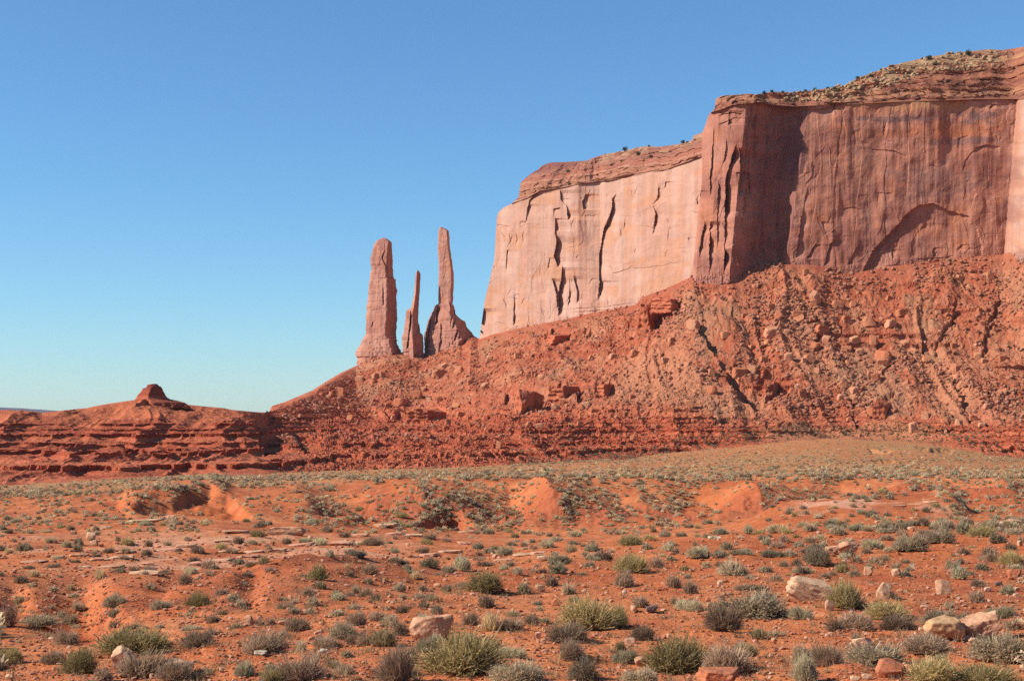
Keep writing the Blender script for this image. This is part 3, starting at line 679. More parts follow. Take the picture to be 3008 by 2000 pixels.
def X2(px, row):
    q = lambda L: [(2000 + a / 2.09, 100 + b / 2.09) for a, b in L]
    D = np.zeros(px.shape, np.float32)
    for pts, h, w in ((q([(345, 660), (300, 800), (275, 900), (270, 1200), (265, 1480)]), 13, 8), (q([(180, 1150), (176, 1300), (175, 1490)]), 8, 9), (q([(150, 1150), (120, 1280), (110, 1390)]), 5, 7),
                      (q([(440, 380), (430, 470), (410, 560), (380, 640)]), 4, 10), (q([(275, 640), (280, 700), (250, 830)]), 2.5, 8), (q([(440, 520), (445, 640), (440, 800)]), 4, 8), (q([(355, 700), (370, 860), (350, 1000)]), 5, 10),
                      (q([(660, 600), (620, 850), (600, 1000), (585, 1300)]), 3, 6), (q([(780, 930), (765, 1000), (740, 1130), (705, 1380)]), 6.5, 15), (q([(960, 1250), (915, 1290), (880, 1430)]), 4.5, 12),
                      (q([(860, 1150), (900, 1260)]), 2, 10), (q([(825, 1290), (770, 1380)]), 3, 8), (q([(1500, 1160), (1445, 1230), (1412, 1280), (1410, 1380)]), 4.0, 14), (q([(1290, 1320), (1300, 1380)]), 3, 6), (q([(1550, 1310), (1545, 1370)]), 3, 6),
                      (q([(1880, 690), (1795, 715), (1740, 780), (1725, 850)]), 1.2, 9), (q([(1105, 600), (1112, 690)]), 1.8, 5), (q([(1060, 590), (1065, 690)]), 1.2, 5), (q([(1440, 640), (1430, 690)]), 1, 4),
                      (q([(1350, 330), (1360, 420)]), 7, 22), (q([(1900, 300), (1890, 380)]), 6, 8), (q([(1775, 380), (1790, 410)]), 4, 8), (q([(940, 420), (935, 470)]), 5, 7), (q([(1910, 430), (1890, 460)]), 3, 8),
                      (q([(1290, 1290), (1230, 1340), (1150, 1440)]), 3, 12), (q([(1720, 1290), (1690, 1330)]), 2, 8), (q([(1090, 1290), (1020, 1420)]), 3, 10), (q([(430, 1270), (425, 1400)]), 3, 5), (q([(470, 400), (440, 560), (415, 760), (400, 950), (365, 1200)]), 5, 8), (q([(540, 520), (510, 900), (480, 1380)]), 3.5, 9), (q([(420, 900), (400, 1050), (395, 1150)]), 4, 6), (q([(205, 560), (190, 760), (178, 900), (180, 1000)]), 4, 8), (q([(300, 470), (290, 560)]), 5, 9), (q([(400, 600), (395, 760), (385, 900)]), 5, 6), (q([(232, 900), (225, 1100), (222, 1350)]), 4, 6), (q([(125, 960), (105, 1040)]), 3, 6)):
        D += (0.55 if pts[0][0] < 2235 else 0.38) * h * flake(px, row, pts, 2.5 * w, 0.12, True, 1.5, int(pts[0][0]))
    for pts, h, w in ((q([(745, 465), (850, 460), (945, 440)]), 4.5, 14), (q([(1110, 700), (1220, 712), (1300, 712), (1390, 750)]), 1.4, 7), (q([(1800, 700), (1880, 680), (1960, 690)]), 2.0, 9), (q([(1090, 985), (1160, 990)]), 1, 5),
                      (q([(1200, 975), (1300, 975)]), 0.8, 5), (q([(755, 855), (800, 838), (860, 835)]), 1.6, 8), (q([(990, 1070), (1060, 1060), (1110, 1080)]), 1.0, 10), (q([(230, 500), (310, 480), (380, 490)]), 4, 10), (q([(1430, 1380), (1560, 1375), (1690, 1360)]), 1.2, 5),
                      (q([(230, 555), (330, 515), (440, 520)]), 2, 10), (q([(340, 850), (400, 850), (440, 880)]), 2.5, 9), (q([(920, 590), (985, 580)]), 1.0, 5), (q([(1250, 1420), (1440, 1410)]), 1.5, 5), (q([(1700, 640), (1770, 620)]), 1.0, 6)):
        D += 0.45 * h * flake(px, row, pts, 2.2 * w, 0.1, False, 1.2, int(pts[0][1]))
    dk = sstep(0, 12, px - lerp(2150, 2216, np.clip((800 - row) / 470.0, 0, 1))) * (1 - sstep(2290, 2330, px))
    D += dk * (1.0 * fbm2(px / 14, row / 90, 3, 431) + 0.5 * fbm2(px / 8, row / 20, 3, 432))
    # the blind arch: everything under its curve is set back, most at the left
    arch = q([(1115, 1470), (1180, 1330), (1260, 1245), (1330, 1175), (1400, 1090), (1470, 1050), (1550, 1040), (1640, 1085), (1760, 1115), (1815, 1180), (1850, 1300), (1860, 1470)])
    m = inside(px + 2 * vn2(px / 7, row / 7, 2), row + 2 * vn2(px / 6, row / 6, 3), arch).astype(np.float32)
    m = gsmooth(m, 0.7, 0)
    D += m * (3.0 * np.exp(-(px - 2530 - (800 - row) * 0.62).clip(0) / 120.0) + 0.6)
    return D + random_cracks(px, row, 85, (2050, 3000, 330, 770), 0.5, 8, -0.1)
us2 = np.concatenate([np.arange(2033, 3040, 1.9), np.arange(3040, 3420, 5)])
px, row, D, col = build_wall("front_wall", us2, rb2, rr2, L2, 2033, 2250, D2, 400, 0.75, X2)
# pale scrapes, ochre patches and slate-grey desert varnish with shapes of their own; then shade painted into the recess
for (cx_, cy_, rx, ry, cc, am) in ((2790, 385, 130, 30, (0.38, 0.115, 0.045), 0.5), (2590, 395, 110, 16, (0.34, 0.115, 0.05), 0.5), (2690, 312, 190, 15, (0.40, 0.18, 0.08), 0.75), (2870, 345, 70, 20, (0.15, 0.08, 0.072), 0.8), (2640, 350, 170, 11, (0.16, 0.085, 0.075), 0.75),
                                  (2830, 415, 120, 12, (0.16, 0.085, 0.075), 0.7), (2750, 540, 160, 50, (0.19, 0.095, 0.08), 0.5), (2530, 470, 60, 130, (0.36, 0.16, 0.10), 0.5), (2700, 300, 90, 6, (0.42, 0.21, 0.1), 0.5), (2330, 420, 40, 90, (0.13, 0.06, 0.055), 0.6), (2390, 380, 25, 70, (0.36, 0.16, 0.10), 0.6)):
    rr = np.hypot((px - cx_) / rx, (row - cy_) / ry) + 0.55 * fbm2(px / 22, row / 14, 4, int(cx_))
    col = mixc(col, cc, am * (1 - sstep(0.55, 1.15, rr)))
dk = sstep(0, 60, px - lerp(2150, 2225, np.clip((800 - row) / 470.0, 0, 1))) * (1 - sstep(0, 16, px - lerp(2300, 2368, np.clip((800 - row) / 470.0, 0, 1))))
col = mixc(col, (0.15, 0.055, 0.05), dk * 0.6)  # buttress shade put into the wall colour, out to the shadow edge
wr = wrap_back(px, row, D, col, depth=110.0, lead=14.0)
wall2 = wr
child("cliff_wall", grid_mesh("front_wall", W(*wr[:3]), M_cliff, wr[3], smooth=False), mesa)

# ---- layered caps
def build_cap(us, rr_f, rs_f, Drim, off_f, Ltab, u0, u1, seed, pal, NT=150, tn=(0.60, 0.54, 0.47)):
    t = np.linspace(0, 1, NT)
    rrv, rsv = rr_f(us) + 3, rs_f(us)
    Dr = Drim(us); Ds = Dr + off_f(us)
    zr, zs = zz(rrv, Dr), zz(rsv, Ds)
    z = zr[:, None] + (zs - zr)[:, None] * t
    d = (Dr - 1.5)[:, None] + (Ds - Dr + 1.5)[:, None] * t
    pxu = us[:, None] + 0 * z
    # ledges: the slope steps in plan at each hard bed
    x = (pxu - CX) / F * d
    edge = sstep(0, 0.06, t)[None] * (1 - sstep(0.90, 1.0, t))[None]
    zi = z + edge * (0.5 * fbm2(x / 9, z / 3, 3, seed) + 1.6 * fbm2(x / 16, 0 * z + 3, 3, seed + 1))
    beds = np.cumsum(np.concatenate([[140], np.random.default_rng(seed).uniform(1.1, 4.2, 70)])).astype(np.float32)
    k = np.clip(np.searchsorted(beds, zi.ravel()) - 1, 0, len(beds) - 2).reshape(z.shape)
    f = (zi - beds[k]) / (beds[k + 1] - beds[k])
    hard = _hf(k.astype(np.float32), 0 * z, 0 * z, seed)
    g = np.interp(f, [0, 0.6, 0.72, 1.0], [0.0, 0.18, 0.95, 1.0])      # riser low, tread on top
    # move horizontally instead of vertically so beds stay level: depth is a stepped function of height
    sl = (Ds - Dr)[:, None] / np.maximum((zs - zr)[:, None], 1.0)
    d2 = d + edge * sl * (beds[k + 1] - beds[k]) * (g - f) * (0.55 + 0.9 * hard)
    wv, we = worley2(x / 4.5, zi / 2.2, seed + 3)
    d2 += edge * (1.8 * (wv - 0.5) * (0.4 + hard) + 2.2 * fbm2(x / 14, z / 18, 3, seed + 5))
    row = HOR - z * F / d2
    px = shift_edge(pxu, row, Ltab, u0, u1)
    c = mixc((0.44, 0.17, 0.105), (0.54, 0.27, 0.165), _hf(k.astype(np.float32), 0 * z + 3, 0 * z, seed)[...])
    c = mixc(c, (0.62, 0.37, 0.17), (_hf(k.astype(np.float32), 0 * z + 7, 0 * z, seed) > 0.80) * 0.7)
    c = mixc(c, (0.30, 0.11, 0.085), (_hf(k.astype(np.float32), 0 * z + 9, 0 * z, seed) > 0.70) * 0.55)
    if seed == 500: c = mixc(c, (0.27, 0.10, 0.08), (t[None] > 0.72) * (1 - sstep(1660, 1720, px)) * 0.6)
    pm = pal(px, t[None] + 0 * z) * sstep(-0.3, 0.3, fbm2(x / 6, d2 / 6, 3, seed + 8))
    c = tone(mixc(c, (0.55, 0.37, 0.22), pm), tn)
    return px, row, d2, c

rs1 = lambda u: np.interp(shift_edge(u, 478 + 0 * u, L1, 1408, 1750), [1560, 1615, 1673, 1712, 1780, 1830, 1875, 1904, 1934, 1993, 2032, 2038, 2062, 2200], [490, 478, 475, 472, 453, 444, 433, 429, 432, 424, 413, 398, 390, 370])
Drim1 = lambda u: D1(shift_edge(u, rr1(u), L1, 1408, 1750), rr1(u))
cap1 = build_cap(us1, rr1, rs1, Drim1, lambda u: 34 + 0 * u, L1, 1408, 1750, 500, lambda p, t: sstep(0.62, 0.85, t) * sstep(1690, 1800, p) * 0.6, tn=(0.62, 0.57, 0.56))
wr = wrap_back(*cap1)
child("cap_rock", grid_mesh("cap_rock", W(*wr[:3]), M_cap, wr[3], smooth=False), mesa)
rs2 = lambda u: np.interp(shift_edge(u, 285 + 0 * u, L2, 2033, 2250), [2100, 2120, 2177, 2210, 2268, 2335, 2397, 2454, 2478, 2526, 2622, 2718, 2813, 2909, 2942, 3008, 3300, 3500],
                          [290, 282, 275, 279, 270, 272, 265, 255, 252, 227, 193, 169, 155, 145, 148, 138, 112, 100]) 
Drim2 = lambda u: D2(shift_edge(u, rr2(u), L2, 2033, 2250), rr2(u))
Drs = lambda u: np.where(u > 2220, np.minimum(gsmooth(Drim2(u), 6, 0), 847), Drim2(u))
cap2 = build_cap(us2, rr2, rs2, Drs, lambda u: np.interp(u, [2033, 2300, 2500, 2700, 2900, 3400], [18, 22, 30, 52, 62, 70]), L2, 2033, 2250, 600,
                 lambda p, t: sstep(lerp(0.15, 0.55, sstep(2450, 2750, p)), lerp(0.35, 0.68, sstep(2450, 2750, p)), t) * (1 - sstep(2900, 2960, p)) * sstep(2330, 2480, p) * 0.9)
wr = wrap_back(*cap2, depth=110.0, lead=14.0)
child("cap_rock", grid_mesh("cap_rock", W(*wr[:3]), M_cap, wr[3], smooth=False), mesa)
# the flat top and the far side, so the mesa is a closed body
for nm, cp in (("plateau_top", cap1), ("plateau_top", cap2)):
    e = W(cp[0][:, -1], cp[1][:, -1], cp[2][:, -1])[::4]
    rows_ = [e + np.array([0, 0, -0.15])]
    for dy, dz in ((25, -2), (120, -5), (260, -6), (262, -60), (320, -130)):
        rows_.append(e + np.stack([0.15 * dy + 0 * e[:, 0], dy + 0 * e[:, 0], dz + 0 * e[:, 0]], -1))
    P = np.stack(rows_, 1)
    child(nm, grid_mesh(nm, P, M_cap, np.full(P.shape, 1.0) * np.array((0.30, 0.16, 0.09)), smooth=False), mesa)

# ------------------------------------------------------------------ rock towers and the little butte
def tower(name, prof, D, dep, q, seed, colf, label, cat, mat, n_th=88, n_h=230, rough=1.0, groove=(), pedestal=None):
    """closed column whose outline follows the drawn left / right profile; q = where its lit and shaded faces meet"""
    L = np.array(prof[0], float); R_ = np.array(prof[1], float)
    r0, r1 = max(L[-1, 0], R_[-1, 0]), min(L[0, 0], R_[0, 0])
    rows = np.linspace(r0, r1, n_h)
    l = np.interp(rows, L[:, 0], L[:, 1]); r = np.interp(rows, R_[:, 0], R_[:, 1])
    wid = np.clip((r - l) / 60.0, 0.4, 2.0)
    l = l + 0.6 * wid * (0.8 * vn2(rows / 5.0, 0 * rows, seed) + 1.0 * vn2(rows / 13.0, 0 * rows, seed + 1) - 1.2 * (vn2(rows / 9.0, 0 * rows, seed + 2) > 0.4)) * np.clip((rows - r1) / 25.0, 0, 1)
    r = r + 0.6 * wid * (0.8 * vn2(rows / 5.0, 0 * rows, seed + 5) + 1.2 * vn2(rows / 13.0, 0 * rows, seed + 6) + 1.5 * (vn2(rows / 8.0, 0 * rows, seed + 7) > 0.4)) * np.clip((rows - r1) / 25.0, 0, 1)
    wpx = np.maximum(r - l, 2.0)
    qv = q if np.isscalar(q) else np.interp(rows, *q)
    # section corners (x fraction, y in depths), clockwise from the left edge seen from above
    th = np.linspace(0, 1, n_th, endpoint=False)
    cx_ = np.stack([0 * rows, 0 * rows + 0.12, qv + 0 * rows, np.ones_like(rows), 0 * rows + 0.85, 0 * rows + 0.15, 0 * rows], 1)
    cy_ = np.array([0.28, -0.06, -0.62, 0.10, 0.50, 0.58, 0.28])
    tt = np.array([0, 0.14, 0.48, 0.68, 0.80, 0.92, 1.0])
    xf = np.stack([np.interp(th, tt, cx_[k]) for k in range(n_h)]); yf = np.interp(th, tt, cy_)[None] + 0 * xf
    xf = gsmooth(np.concatenate([xf, xf, xf], 1), 0.9, 1)[:, n_th:2 * n_th]; yf = gsmooth(np.concatenate([yf, yf, yf], 1), 0.9, 1)[:, n_th:2 * n_th]
    xf = (xf - xf.min(1, keepdims=True)) / (xf.max(1, keepdims=True) - xf.min(1, keepdims=True))
    wm = wpx / F * D
    depth = dep * np.clip(gsmooth(wm, 8, 0), 3, None)
    X = (l[:, None] + wpx[:, None] * xf - CX) / F * D; Y = D + depth[:, None] * yf
    Z = CZ + (HOR - rows)[:, None] / F * D + 0 * X
    # relief: flutes, joints and blocks
    ang = th[None] * 40
    base = 1 - sstep(0, 0.28, np.linspace(0, 1, n_h))[:, None]
    n = 0.32 * fbm3(X / 4.2, Y / 4.2, Z / 18, 4, seed) + 0.18 * fbm3(X / 1.6, Y / 1.6, Z / 2.0, 3, seed + 4)
    wv, we = worley2((X + Y * 0.6) / 4.5, Z / 8.0, seed + 9); n += 0.35 * (wv - 0.5) - 0.15 * np.exp(-(we / 0.1) ** 2)
    wv, we = worley2((X + Y * 0.6) / 2.0, Z / 7.0, seed + 11); n += base * (3.2 * (wv - 0.5) - 1.0 * np.exp(-(we / 0.15) ** 2))
    cxm = X.mean(1, keepdims=True); ym = Y.mean(1, keepdims=True)
    nx, ny = X - cxm, Y - ym; ln = np.hypot(nx, ny) + 1e-3
    fade = np.clip(wm / 9.0, 0.3, 1)[:, None] * rough
    front = np.clip(1.3 - 1.6 * np.abs(xf - 0.5), 0.3, 1)
    X = X + nx / ln * n * fade * 0.55; Y = Y + ny / ln * n * fade * front * 1.3
    rg = rows[:, None] + 0 * X; pg = CX + X / Y * F
    vis = (yf < 0.1)
    for pts, h, w in groove:
        Y = Y + vis * h * flake(pg, rg, pts, w, 0.15, True, 0.8, seed)
    # rounded closed top
    P = np.stack([X, Y, Z], -1)
    top = []
    for s_, dz in ((0.82, 0.5), (0.45, 0.9), (0.0, 1.0)):
        c0 = P[-1].mean(0, keepdims=True)
        tpv = c0 + (P[-1] - c0) * s_
        tpv[:, 2] = P[-1, :, 2] + dz + 0.5 * vn2(tpv[:, 0], tpv[:, 1], seed)
        top.append(tpv)
    P = np.concatenate([P, np.stack(top)], 0)
    P = np.concatenate([P, P[:, :1]], 1)
    c = colf(P[..., 0] + 0.7 * P[..., 1], P[..., 2], seed)
    o = link(name, grid_mesh(name, P, mat, c, smooth=False, flip=True), label=label, category=cat)
    return o

def tower_col(s, Z, seed):
    c = mixc((0.50, 0.250, 0.175), (0.56, 0.315, 0.230), sstep(-0.6, 0.6, fbm2(s / 4, Z / 26, 3, seed)))
    c = mixc(c, (0.34, 0.165, 0.135), sstep(0.0, 0.6, fbm2(s / 1.6, Z / 20, 4, seed + 2)) * 0.55)
    c = mixc(c, (0.56, 0.26, 0.14), sstep(0.3, 0.7, fbm2(s / 5, Z / 4, 3, seed + 5)) * 0.5)
    return tone(c, (0.70, 0.61, 0.58))
zs = lambda L: [(640 + b / 3.408, 1000 + a / 3.408) for b, a in L]       # (y, x) in the close-up -> (row, column), top first
zc = lambda L: [(1000 + a / 3.408, 640 + b / 3.408) for a, b in L]
SP1 = (zs([(215, 385), (222, 360), (250, 340), (330, 312), (410, 292), (460, 296), (485, 310), (600, 290), (740, 272), (900, 258), (1100, 250), (1170, 243), (1195, 222), (1225, 205), (1260, 188), (1340, 145), (1385, 147), (1400, 158), (1500, 150), (1560, 148)]),
       zs([(215, 470), (225, 490), (245, 513), (300, 512), (480, 522), (606, 530), (615, 552), (720, 560), (1000, 562), (1190, 556), (1260, 572), (1330, 598), (1560, 620)]))
SP2 = (zs([(532, 768), (545, 757), (600, 748), (760, 736), (905, 706), (915, 668), (935, 655), (1000, 650), (1100, 635), (1200, 614), (1345, 620), (1450, 620)]),
       zs([(532, 784), (545, 795), (565, 802), (700, 796), (850, 786), (1000, 778), (1055, 780), (1070, 790), (1150, 800), (1175, 826), (1360, 832), (1450, 832)]))
SP3 = (zs([(100, 992), (110, 985), (145, 976), (300, 974), (500, 983), (860, 976), (868, 950), (930, 920), (1010, 884), (1080, 856), (1170, 834), (1370, 822), (1460, 822)]),
       zs([(100, 1022), (106, 1050), (132, 1083), (230, 1092), (330, 1098), (370, 1108), (600, 1136), (700, 1132), (860, 1121), (885, 1140), (960, 1150), (990, 1180), (1015, 1205), (1035, 1245), (1085, 1266), (1145, 1310), (1190, 1345), (1460, 1345)]))
rowz = lambda L: list(zip(*sorted([(640 + b / 3.408, v) for b, v in L])))
tower("rock_spire", SP1, 1113, 0.75, rowz([(215, 0.86), (400, 0.78), (610, 0.70), (900, 0.70), (1180, 0.69), (1225, 0.82), (1560, 0.85)]), 21, tower_col,
      "thickest of the three rock spires, blunt-topped with a wide dark shaded side", "rock spire", M_cliff,
      groove=((zc([(440, 235), (440, 340), (410, 400), (450, 500), (455, 580)]), 4.0, 7), (zc([(425, 650), (420, 760), (430, 900)]), 2.0, 6), (zc([(310, 640), (300, 720)]), 1.5, 5), (zc([(320, 1040), (312, 1100)]), 1.5, 5), (zc([(300, 1240), (285, 1320)]), 2, 6), (zc([(400, 1230), (390, 1330)]), 2.5, 7), (zc([(500, 1240), (490, 1330)]), 3, 7)))
tower("rock_spire", SP2, 1099, 0.9, rowz([(535, 0.3), (900, 0.40), (920, 0.60), (1100, 0.5), (1300, 0.55)]), 22, tower_col,
      "thinnest and shortest rock spire, standing between the two larger spires", "rock spire", M_cliff, n_h=200,
      groove=((zc([(700, 930), (690, 1050), (660, 1330)]), 4.5, 9), (zc([(775, 1060), (750, 1200), (740, 1330)]), 3, 8)))
tower("rock_spire", SP3, 1102, 0.8, rowz([(100, 0.80), (350, 0.86), (860, 0.86), (1000, 0.74), (1300, 0.72)]), 23, tower_col,
      "tallest slender rock spire rising from a flared rubbly foot beside the mesa", "rock spire", M_cliff, n_h=240,
      groove=((zc([(975, 880), (960, 960), (950, 1080)]), 4, 9), (zc([(900, 1000), (890, 1090), (870, 1200), (862, 1330)]), 4, 8), (zc([(1010, 1050), (1000, 1200), (990, 1330)]), 2.5, 8), (zc([(1210, 1040), (1190, 1150), (1180, 1240)]), 4, 9), (zc([(1260, 1100), (1250, 1200)]), 3.5, 8), (zc([(1130, 900), (1140, 1000), (1120, 1130)]), 4, 9), (zc([(1170, 1130), (1130, 1250)]), 3.5, 8), (zc([(930, 1100), (920, 1180)]), 2, 6), (zc([(1080, 830), (1110, 960), (1100, 1120)]), 1.5, 6)))
def butte_col(s, Z, seed):
    b = vn2(Z * 0.9, 0 * Z, seed)
    c = mixc((0.40, 0.10, 0.055), (0.52, 0.16, 0.08), sstep(-0.4, 0.5, b))
    return tone(mixc(c, (0.24, 0.07, 0.05), (Z > CZ + 10.5) * 0.4), (0.6, 0.5, 0.47))
z3 = lambda L: [(1050 + b / 2.359, a / 2.359) for b, a in L]
BUT = (z3([(206, 1010), (214, 982), (226, 976), (232, 968), (250, 952), (268, 938), (280, 928), (296, 912), (318, 880), (350, 850)]),
       z3([(197, 1100), (200, 1112), (216, 1124), (240, 1131), (262, 1143), (275, 1152), (290, 1180), (302, 1235), (312, 1272), (350, 1330)]))
tower("butte", BUT, 622, 0.8, 0.55, 31, butte_col, "small dark red flat-topped butte crowning the low layered ridge", "butte", M_talus, n_h=120, rough=0.7)
# ================================================================== ROCKS
def _ico(sub):
    bm = bmesh.new(); bmesh.ops.create_icosphere(bm, subdivisions=sub, radius=1.0)
    V = np.array([v.co[:] for v in bm.verts]); Fc = np.array([[v.index for v in f.verts] for f in bm.faces]); bm.free()
    return V, Fc
ICO = {k: _ico(k) for k in (1, 2, 3, 4, 5)}

def rock_shape(seed, sub=3, planes=9, flat=0.0, rough=0.03, boxy=0.6, bands=0.0, tilt=0.0, cham=True):
    """angular block: a ball cut by planes, then roughened; unit size (about -0.5..0.5), z from 0 up"""
    r = np.random.default_rng(seed)
    V, Fc = ICO[sub]
    n = r.normal(0, 1, (planes, 3)); n /= np.linalg.norm(n, axis=1)[:, None]
    ax = np.array([[1, 0, 0], [-1, 0, 0], [0, 1, 0], [0, -1, 0], [0, 0, 1], [0, 0, -1]], float) + r.normal(0, 0.16, (6, 3))
    ax /= np.linalg.norm(ax, axis=1)[:, None]
    ch = r.choice([-1, 1], (8, 3)) * np.array([1, 1, 0.8]) + r.normal(0, 0.25, (8, 3)); ch /= np.linalg.norm(ch, axis=1)[:, None]
    N = np.vstack([ax, n, ch]); d = np.concatenate([r.uniform(0.6, 0.78, 6) * lerp(1.15, 0.95, boxy), r.uniform(0.72, 1.0, planes), r.uniform(0.86, 1.02, 8)])
    if not cham: N, d = N[:-8], d[:-8]
    dots = V @ N.T
    rad = np.where(dots > 0.05, d[None] / np.maximum(dots, 0.05), 9).min(1)
    rad = np.minimum(rad, 1.15)
    P = V * rad[:, None]
    n_ = fbm3(P[:, 0] * 2.4, P[:, 1] * 2.4, P[:, 2] * 2.4, 4, seed)
    P = P * (1 + rough * n_[:, None] * 1.6)
    if cham: P[:, :2] *= (0.80 + 0.20 * sstep(-0.9, 0.1, P[:, 2]))[:, None]
    else: P[:, :2] *= (1.12 - 0.12 * sstep(-0.9, 0.6, P[:, 2]))[:, None]
    if bands:
        zt = P[:, 2] + tilt * P[:, 0]
        P[:, :2] *= (1 + bands * np.sin(zt * 17 + 2 * n_))[:, None] 
    P -= (P.max(0) + P.min(0)) / 2
    P /= (P.max(0) - P.min(0))
    P[:, 2] += 0.5
    return P, Fc

def rot_z(P, a):
    c_, s_ = math.cos(a), math.sin(a)
    return np.stack([P[:, 0] * c_ - P[:, 1] * s_, P[:, 0] * s_ + P[:, 1] * c_, P[:, 2]], -1)

def rock_object(name, seed, x, y, z, size, col, mat, sub=4, smooth=False, tiltxy=(0, 0), **kw):
    P, Fc = rock_shape(seed, sub, **kw)
    r = np.random.default_rng(seed + 5)
    P = P * np.array(size)
    c = np.array(col) * (1 + 0.16 * fbm3(P[:, 0] * 3 / size[0], P[:, 1] * 3 / size[0], P[:, 2] * 3 / size[0], 3, seed)[:, None])
    stain = sstep(0.15, 0.6, fbm3(P[:, 0] * 4 / size[0], P[:, 1] * 4 / size[0], P[:, 2] * 5 / size[2], 3, seed + 3))
    c = mixc(c, np.array(col) * (0.62, 0.5, 0.45), stain * 0.55)
    c = tone(c, (0.88, 0.82, 0.74))
    me = new_mesh(name, P, Fc, np.full(len(Fc), 3), mat, c, smooth)
    o = bpy.data.objects.new(name, me); COL.objects.link(o)
    o.location = (x, y, z); o.rotation_euler = (tiltxy[0], tiltxy[1], 0)
    return o

def zoomxy(k, x, y):
    x0, y0, s = {'A': (0, 1700, 3.932), 'B': (600, 1700, 3.932), 'C': (1200, 1700, 3.932), 'D': (1800, 1700, 3.932), 'E': (2400, 1700, 3.88),
                 'a': (0, 1450, 3.932), 'b': (600, 1450, 3.932), 'c': (1200, 1450, 3.932), 'd': (1800, 1450, 3.932), 'e': (2400, 1450, 3.88)}[k]
    return x0 + x / s, y0 + y / s, s

